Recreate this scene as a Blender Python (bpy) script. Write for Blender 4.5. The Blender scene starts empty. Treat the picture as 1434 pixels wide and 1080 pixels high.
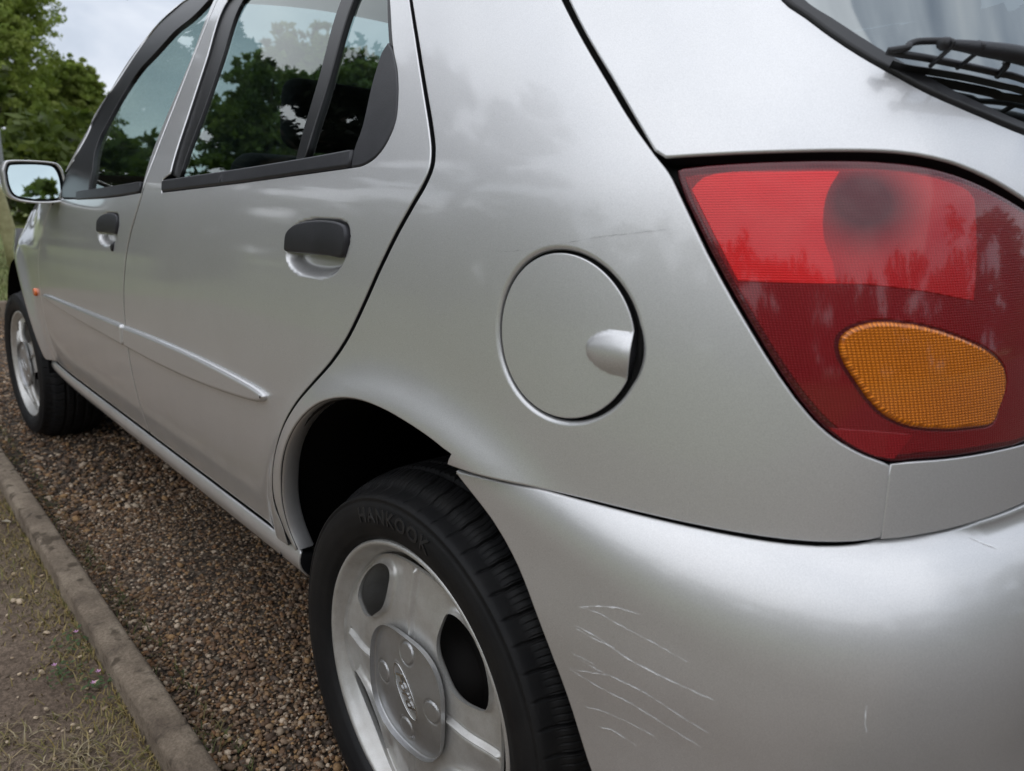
import bpy, bmesh, math, random
import numpy as np
from math import pi, radians, sin, cos
from mathutils import Vector, Matrix
from mathutils.geometry import delaunay_2d_cdt
random.seed(7); rng=np.random.default_rng(11)
scn=bpy.context.scene; COL=scn.collection

# ------------------------------------------------------------------ camera, sky, sun, exposure
def make_camera():
    cam=bpy.data.cameras.new('camera'); o=bpy.data.objects.new('camera',cam); COL.objects.link(o)
    yaw,pit,roll=.7443,.2322,.0327
    f=Vector((cos(yaw)*cos(pit),-sin(yaw)*cos(pit),-sin(pit))); r=Vector((-sin(yaw),-cos(yaw),0)); u=r.cross(f)
    c,s=cos(roll),sin(roll); r2=c*r+s*u; u2=-s*r+c*u
    m=Matrix((r2,u2,-f)).transposed().to_4x4(); m.translation=Vector((-.6821,1.2346,.8685)); o.matrix_world=m
    cam.sensor_width=36; cam.sensor_fit='HORIZONTAL'; cam.lens=1024.381/1434*36
    cam.clip_start=.02; cam.clip_end=600
    cam.dof.use_dof=True; cam.dof.focus_distance=.92; cam.dof.aperture_fstop=7.5
    scn.camera=o
make_camera()
SUN_EL,SUN_AZ=radians(34),radians(96)      # azimuth measured from +x towards +y
CLOUD=.70
def make_world():
    w=bpy.data.worlds.new('World'); scn.world=w; w.use_nodes=True; nt=w.node_tree; nt.nodes.clear()
    N=nt.nodes.new; L=nt.links.new
    sky=N('ShaderNodeTexSky'); sky.sky_type='NISHITA'; sky.sun_disc=False; sky.sun_elevation=SUN_EL; sky.sun_rotation=pi/2-SUN_AZ
    b1=N('ShaderNodeBackground'); b1.inputs[1].default_value=.08; L(sky.outputs[0],b1.inputs[0])
    tc=N('ShaderNodeTexCoord'); mp=N('ShaderNodeMapping'); mp.inputs['Scale'].default_value=(1,1,2.2); L(tc.outputs['Generated'],mp.inputs[0])
    n1=N('ShaderNodeTexNoise'); n1.inputs['Scale'].default_value=2.6; n1.inputs['Detail'].default_value=7; n1.inputs['Roughness'].default_value=.52; n1.inputs['Distortion'].default_value=.3; L(mp.outputs[0],n1.inputs[0])
    cr=N('ShaderNodeValToRGB'); e=cr.color_ramp.elements; e[0].position=.33; e[0].color=(.40,.455,.55,1); e[1].position=.66; e[1].color=(.86,.90,.97,1)
    m=e.new(.48); m.color=(.60,.66,.76,1); L(n1.outputs[0],cr.inputs[0])
    # overcast skies are brighter overhead than at the horizon
    sx=N('ShaderNodeSeparateXYZ'); L(tc.outputs['Generated'],sx.inputs[0]); mr=N('ShaderNodeMapRange'); mr.inputs[1].default_value=0; mr.inputs[2].default_value=1; mr.inputs[3].default_value=CLOUD*.95; mr.inputs[4].default_value=CLOUD*1.0; L(sx.outputs[2],mr.inputs[0])
    b2=N('ShaderNodeBackground'); L(mr.outputs[0],b2.inputs[1]); L(cr.outputs[0],b2.inputs[0])
    mk=N('ShaderNodeValToRGB'); mk.color_ramp.elements[0].position=.28; mk.color_ramp.elements[0].color=(.72,.72,.72,1); mk.color_ramp.elements[1].position=.5; L(n1.outputs[0],mk.inputs[0])
    mx=N('ShaderNodeMixShader'); L(mk.outputs[0],mx.inputs[0]); L(b1.outputs[0],mx.inputs[1]); L(b2.outputs[0],mx.inputs[2])
    out=N('ShaderNodeOutputWorld'); L(mx.outputs[0],out.inputs[0])
make_world()
def make_sun():
    l=bpy.data.lights.new('sun','SUN'); l.energy=.95; l.angle=radians(170); l.color=(1,.975,.955)  # overcast sun widened to a half-dome, added soft fill beside the sky
    o=bpy.data.objects.new('sun',l); COL.objects.link(o)
    d=Vector((cos(SUN_EL)*cos(SUN_AZ),cos(SUN_EL)*sin(SUN_AZ),sin(SUN_EL))); o.rotation_euler=d.to_track_quat('Z','Y').to_euler()
make_sun()
vs=scn.view_settings; vs.view_transform='Standard'; vs.look='None'; vs.exposure=0.74; vs.gamma=1; vs.use_curve_mapping=False
scn.render.engine='CYCLES'; scn.render.resolution_x=1024; scn.render.resolution_y=771

# ------------------------------------------------------------------ materials
def mat(name,col=(.5,.5,.5),rough=.5,metal=0,coat=0,coatr=.03,spec=.5,**k):
    m=bpy.data.materials.new(name); m.use_nodes=True; b=m.node_tree.nodes['Principled BSDF']
    b.inputs['Base Color'].default_value=(*col,1); b.inputs['Roughness'].default_value=rough; b.inputs['Metallic'].default_value=metal
    b.inputs['Coat Weight'].default_value=coat; b.inputs['Coat Roughness'].default_value=coatr; b.inputs['Specular IOR Level'].default_value=spec
    for kk,v in k.items(): b.inputs[kk.replace('_',' ')].default_value=v
    return m
class NT:
    def __init__(s,m): s.m=m; s.t=m.node_tree; s.b=s.t.nodes['Principled BSDF']
    def n(s,t,**k):
        x=s.t.nodes.new(t)
        for a,v in k.items(): setattr(x,a,v)
        return x
    def l(s,a,b): s.t.links.new(a,b)
    def coord(s,which='Object'): return s.n('ShaderNodeTexCoord').outputs[which]
    def noise(s,scale,detail=3,rough=.5,vec=None,dist=0):
        x=s.n('ShaderNodeTexNoise'); x.inputs['Scale'].default_value=scale; x.inputs['Detail'].default_value=detail; x.inputs['Roughness'].default_value=rough; x.inputs['Distortion'].default_value=dist
        s.l(vec if vec is not None else s.coord(),x.inputs[0]); return x.outputs[0]
    def ramp(s,fac,stops):
        x=s.n('ShaderNodeValToRGB'); e=x.color_ramp.elements
        e[0].position,e[0].color=stops[0][0],(*stops[0][1],1); e[1].position,e[1].color=stops[-1][0],(*stops[-1][1],1)
        for p,c in stops[1:-1]: q=e.new(p); q.color=(*c,1)
        s.l(fac,x.inputs[0]); return x.outputs[0]
    def math(s,op,a,b=None,c=None):
        x=s.n('ShaderNodeMath',operation=op)
        for i,v in enumerate((a,b,c)):
            if v is None: continue
            if isinstance(v,(int,float)): x.inputs[i].default_value=v
            else: s.l(v,x.inputs[i])
        return x.outputs[0]
    def mix(s,fac,a,b,mode='MIX'):
        x=s.n('ShaderNodeMix',data_type='RGBA',blend_type=mode)
        for i,v in ((0,fac),(6,a),(7,b)):
            if isinstance(v,(int,float)): x.inputs[i].default_value=v
            elif isinstance(v,tuple): x.inputs[i].default_value=(*v,1)
            else: s.l(v,x.inputs[i])
        return x.outputs[2]
    def bump(s,h,strength=.3,dist=.01):
        x=s.n('ShaderNodeBump'); x.inputs['Strength'].default_value=strength; x.inputs['Distance'].default_value=dist; s.l(h,x.inputs['Height']); s.l(x.outputs[0],s.b.inputs['Normal']); return x
def paint(name,col,rough=.36,coat=1,dirt=.5,metal=.69):
    m=mat(name,col,rough,metal,coat,.05); t=NT(m)
    m.node_tree.nodes['Principled BSDF'].inputs['Coat IOR'].default_value=1.5
    fl=t.noise(1500,1,.6); dust=t.noise(5,6,.6)
    c=t.mix(t.ramp(fl,[(.3,(0,0,0)),(.7,(1,1,1))]),tuple(v*.87 for v in col),tuple(min(1,v*1.08) for v in col))
    sm=t.ramp(dust,[(.45,(0,0,0)),(.75,(1,1,1))]); c=t.mix(t.math('MULTIPLY',sm,.16*dirt),c,(.33,.31,.27)); sx=t.n('ShaderNodeSeparateXYZ'); t.l(t.coord(),sx.inputs[0]); lo=t.ramp(sx.outputs[2],[(.26,(1,1,1)),(.52,(0,0,0))]); gr=t.math('MULTIPLY',lo,t.ramp(t.noise(16,7,.7),[(.40,(.10,.10,.10)),(.72,(1,1,1))])); c=t.mix(t.math('MULTIPLY',gr,.45*dirt),c,(.22,.18,.13)); t.l(c,t.b.inputs['Base Color'])
    d2=t.noise(38,5,.6); r=t.math('ADD',t.math('MULTIPLY',d2,.07*dirt*2),.03); t.l(r,t.b.inputs['Coat Roughness'])
    op=t.noise(160,2,.5); x=t.n('ShaderNodeBump'); x.inputs['Strength'].default_value=.03; x.inputs['Distance'].default_value=.001; t.l(op,x.inputs['Height']); t.l(x.outputs[0],t.b.inputs['Coat Normal'])
    return m
M={}
M['silver']=paint('silver_paint',(.77,.768,.772),.42)
M['silver_bumper']=paint('silver_bumper_paint',(.76,.755,.755),.40,1,.7,.70)
M['wheel_silver']=paint('wheel_silver',(.70,.695,.675),.42,.3,1,.6)
M['cap_silver']=paint('cap_silver',(.52,.53,.545),.36,.3,1,.75)
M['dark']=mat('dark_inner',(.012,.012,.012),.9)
M['well']=mat('wheel_well_plastic',(.006,.006,.006),1,spec=.1)
def black_plastic():
    m=mat('black_plastic',(.018,.018,.022),.48); t=NT(m); n=t.noise(420,3,.6); t.bump(n,.12,.002)
    t.l(t.ramp(t.noise(14,5,.6),[(.35,(.016,.016,.020)),(.75,(.034,.034,.040))]),t.b.inputs['Base Color']); return m
M['plastic']=black_plastic()
M['frame_black']=mat('gloss_black_frame',(.007,.007,.008),.33)
M['rubber_and_gap_shade']=mat('rubber_and_gap_shade',(.016,.016,.018),.42)
def rubber():
    m=mat('tyre_rubber',(.012,.012,.0125),.62,spec=.35); t=NT(m)
    t.l(t.ramp(t.noise(22,6,.65),[(.4,(.006,.006,.007)),(.8,(.015,.014,.0135))]),t.b.inputs['Base Color']); t.bump(t.noise(600,3,.6),.25,.001); return m
M['rubber']=rubber()
def glassm(name,tint,ior=1.65,rough=.004):
    m=bpy.data.materials.new(name); m.use_nodes=True; nt=m.node_tree; nt.nodes.clear()
    tr=nt.nodes.new('ShaderNodeBsdfTransparent'); tr.inputs[0].default_value=(*tint,1)
    gl=nt.nodes.new('ShaderNodeBsdfGlossy'); gl.inputs['Roughness'].default_value=rough; gl.inputs[0].default_value=(.95,1,.98,1)
    fr=nt.nodes.new('ShaderNodeFresnel'); fr.inputs[0].default_value=ior
    mx=nt.nodes.new('ShaderNodeMixShader'); o=nt.nodes.new('ShaderNodeOutputMaterial')
    nt.links.new(fr.outputs[0],mx.inputs[0]); nt.links.new(tr.outputs[0],mx.inputs[1]); nt.links.new(gl.outputs[0],mx.inputs[2]); nt.links.new(mx.outputs[0],o.inputs[0]); return m
M['glass']=glassm('tinted_glass',(.64,.74,.72),1.75)
M['rear_glass']=glassm('rear_window_glass',(.09,.11,.11),5.0,.06)
M['mirror']=mat('mirror_glass',(.56,.66,.67),.01,1)
M['seat']=mat('seat_fabric',(.035,.037,.042),.85)
M['dash']=mat('dash_plastic',(.04,.045,.05),.55)
M['orange']=mat('orange_lens',(.85,.16,.01),.25,0,1)
M['chrome']=mat('polished_emblem',(.7,.7,.7),.18,1)
M['scratch']=mat('scratch_bare',(.88,.88,.89),.5)
M['dscratch']=mat('scratch_dark',(.30,.30,.31),.6)
def lens(name,c1,c2,pu,pv,depth,rough=.3,metal=.25,extra=None,cell='grid'):
    """moulded prism optics under a clear glossy outer skin; c1/c2 = tops and valleys of the prisms"""
    m=mat(name,c1,rough,metal,.9,.07); t=NT(m); uv=t.coord('UV'); sp=t.n('ShaderNodeSeparateXYZ'); t.l(uv,sp.inputs[0])
    u=t.math('ABSOLUTE',t.math('SINE',t.math('MULTIPLY',t.math('ADD',sp.outputs[0],t.math('MULTIPLY',sp.outputs[1],.18)),pi/pu)))
    v=t.math('ABSOLUTE',t.math('SINE',t.math('MULTIPLY',t.math('ADD',sp.outputs[1],t.math('MULTIPLY',sp.outputs[0],-.05)),pi/pv)))
    h=t.math('MULTIPLY',t.math('ADD',t.math('MULTIPLY',u,.35),.65),v) if cell=='row' else t.math('MULTIPLY',u,v)
    t.bump(h,1.0,depth)
    fac=t.ramp(h,[(.05,(0,0,0)),(.8,(1,1,1))]); nz=t.noise(26,4,.6,uv)
    c=t.mix(fac,c2,c1); c=t.mix(t.math('MULTIPLY',t.ramp(nz,[(.4,(0,0,0)),(.7,(1,1,1))]),.35),c,c2)
    if extra: c=extra(t,sp,c)
    t.l(c,t.b.inputs['Base Color']); t.b.inputs['Specular IOR Level'].default_value=.3
    return m
def bulb_dark(t,sp,c):       # the unlit bulb's bowl seen through the lens
    dx=t.math('MULTIPLY',t.math('SUBTRACT',sp.outputs[0],.599),1.0); dz=t.math('SUBTRACT',sp.outputs[1],.884)
    d=t.math('SQRT',t.math('ADD',t.math('MULTIPLY',dx,dx),t.math('MULTIPLY',dz,dz)))
    f=t.ramp(d,[(.016,(1,1,1)),(.042,(0,0,0))]); return t.mix(t.math('MULTIPLY',f,.93),c,(.07,.006,.012))
M['lens_edge']=lens('lamp_red_border',(.12,.004,.009),(.08,.002,.006),.0022,.0022,.0003)
M['lens_bright']=lens('lamp_red_bright',(.80,.013,.017),(.66,.010,.013),.0019,.0019,.0003,cell='row')
M['lens_mid']=lens('lamp_red_bowl',(.58,.010,.016),(.44,.007,.011),.0019,.0019,.0003,extra=bulb_dark)
M['lens_low']=lens('lamp_red_reflex',(.27,.003,.008),(.19,.002,.006),.0019,.0019,.0003)
M['lens_amber']=lens('lamp_amber',(.95,.27,.006),(.48,.115,.003),.0025,.0021,.0009,.26,.35)

# ------------------------------------------------------------------ object helpers
def tag(o,label=None,cat=None,group=None,kind=None):
    if label: o['label']=label
    if cat: o['category']=cat
    if group: o['group']=group
    if kind: o['kind']=kind
    return o
def empty(name,loc=(0,0,0)):
    o=bpy.data.objects.new(name,None); COL.objects.link(o); o.location=loc; return o
def link(name,me,m=None,parent=None):
    o=bpy.data.objects.new(name,me); COL.objects.link(o)
    if m is not None:
        for q in (m if isinstance(m,(list,tuple)) else [m]): me.materials.append(q)
    if parent is not None: o.parent=parent; o.matrix_parent_inverse=Matrix.Identity(4); 
    return o
def mesh_np(name,V,F,smooth=True,normals=None,uv=None):
    me=bpy.data.meshes.new(name); V=np.asarray(V,np.float32)
    if isinstance(F,np.ndarray):
        k=F.shape[1]; me.vertices.add(len(V)); me.vertices.foreach_set('co',V.ravel()); me.loops.add(F.size); me.loops.foreach_set('vertex_index',F.astype(np.int32).ravel())
        me.polygons.add(len(F)); me.polygons.foreach_set('loop_start',np.arange(0,F.size,k,dtype=np.int32)); me.update(calc_edges=True); me.validate()
    else: me.from_pydata(V.tolist(),[],F)
    if smooth: me.polygons.foreach_set('use_smooth',np.ones(len(me.polygons),bool))
    if uv is not None:
        l=me.uv_layers.new(name='UVMap'); vi=np.empty(len(me.loops),np.int32); me.loops.foreach_get('vertex_index',vi); l.data.foreach_set('uv',np.asarray(uv,np.float32)[vi].ravel())
    if normals is not None and len(normals)==len(me.vertices): me.normals_split_custom_set_from_vertices(np.asarray(normals,float).tolist())
    me.update(); return me
def bm_obj(name,bm,m,parent=None,smooth=False):
    me=bpy.data.meshes.new(name); bm.normal_update(); bm.to_mesh(me); bm.free()
    if smooth: me.polygons.foreach_set('use_smooth',np.ones(len(me.polygons),bool))
    return link(name,me,m,parent)
def rbox(bm,c,size,bev=.01,seg=3,rot=None):
    r=bmesh.ops.create_cube(bm,size=1); vs=r['verts']
    m=Matrix.Translation(c)@(rot.to_4x4() if rot else Matrix.Identity(4))@Matrix.Diagonal((*size,1)); bmesh.ops.transform(bm,matrix=m,verts=vs)
    if bev: bmesh.ops.bevel(bm,geom=list({e for v in vs for e in v.link_edges}),offset=bev,segments=seg,profile=.5,affect='EDGES')
def tube(P,rad,n=10,closed=False):
    P=np.array(P,float); rad=np.full(len(P),rad) if np.isscalar(rad) else np.array(rad)
    T=np.gradient(P,axis=0); 
    if closed: T=np.roll(P,-1,0)-np.roll(P,1,0)
    T/=np.linalg.norm(T,axis=1)[:,None]+1e-12; up=np.array([.13,.21,.97]); V=[]
    for p,t,r in zip(P,T,rad):
        a=np.cross(t,up); a/=np.linalg.norm(a)+1e-9; b=np.cross(t,a)
        for k in range(n): q=2*pi*k/n; V.append(p+r*(a*cos(q)+b*sin(q)))
    F=[]; m=len(P)
    for i in range(m if closed else m-1):
        j=(i+1)%m
        for k in range(n): F.append((i*n+k,i*n+(k+1)%n,j*n+(k+1)%n,j*n+k))
    if not closed: F+= [tuple(range(n))[::-1],tuple(range((m-1)*n,m*n))]
    return V,F
def revolve(prof,seg=128):
    """profile [(y,r)] turned round the wheel axle (y axis)"""
    prof=np.array(prof); a=np.linspace(0,2*pi,seg,endpoint=False); y,r=prof[:,0],prof[:,1]
    V=np.stack([np.cos(a)[:,None]*r,np.broadcast_to(y,(seg,len(y))),np.sin(a)[:,None]*r],-1).reshape(-1,3); n=len(prof)
    i,j=np.meshgrid(np.arange(seg),np.arange(n-1),indexing='ij'); i2=(i+1)%seg
    return V,np.stack([i*n+j,i*n+j+1,i2*n+j+1,i2*n+j],-1).reshape(-1,4)

# ------------------------------------------------------------------ body surface
# ---------- body surface (car coords: +x front, +y left, z up, rear axle x=0) ----------
SL=[(.15,1.2),(.22,.8),(.28,.5),(.36,.26),(.45,.14),(.55,.05),(.62,0.005),(.70,-.035),(.80,-.07),(.865,-.12),(.89,-.2),(.92,-.36),(1.0,-.43),(1.2,-.46),(1.30,-.55),(1.36,-1.0),(1.40,-2.5),(1.45,-3)]
ZT=np.linspace(.15,1.45,1301)
_s=np.interp(ZT,*zip(*SL)); k=np.exp(-.5*(np.arange(-40,41)/14.)**2);k/=k.sum()
_s=np.convolve(np.pad(_s,40,'edge'),k,'valid')
WT=np.concatenate([[0],np.cumsum((_s[1:]+_s[:-1])*.5*.001)]); WT+= .792-np.interp(.64,ZT,WT)
AZ=[(.15,.74),(.5,.765),(.66,.765),(.78,.757),(.90,.735),(.97,.70),(1.02,.672),(1.2,.56),(1.4,.43),(1.45,.40)]
_a=np.interp(ZT,*zip(*AZ)); k2=np.exp(-.5*(np.arange(-80,81)/30.)**2);k2/=k2.sum()
AT=np.convolve(np.pad(_a,80,'edge'),k2,'valid')
X0=.2
def sstep(a,b,x):
    t=np.clip((x-a)/(b-a),0,1); return t*t*t*(t*(6*t-15)+10)
def nz(z): return 5.4-1.6*sstep(.88,1.15,z)
def Bw(x,z):
    b=np.interp(z,ZT,WT)
    t=np.clip(x-1.7,0,2); b=b-(.055*t**2+.04*t**4)   # plan taper to the front
    return b-.38*np.clip(z-.72,0,.2)*sstep(1.75,2.35,x)   # wing tops roll in towards the bonnet
def S(u,z):
    """u<=0: along the side, x=X0-A*u ; u>0: round the rear corner (u=angle, pi/2 = rear centre)"""
    u=np.asarray(u,float);z=np.asarray(z,float)
    A=np.interp(z,ZT,AT);n=nz(z)
    up=np.clip(u,0,np.pi/2); s,c=np.sin(up),np.cos(up)
    N=(np.abs(s)**n+np.abs(c)**n)**(1/n)
    x=np.where(u>0,X0-A*s/N,X0-A*u)
    y=np.where(u>0,Bw(X0,z)*c/N,Bw(x,z))
    return np.stack([x,y,z+0*x],-1)
def Nrm(u,z,f=S,e=1.5e-3):
    a=f(u+e,z)-f(u-e,z);b=f(u,z+e)-f(u,z-e)
    n=np.cross(a,b); n/=np.linalg.norm(n,axis=-1,keepdims=True)
    return n

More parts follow.
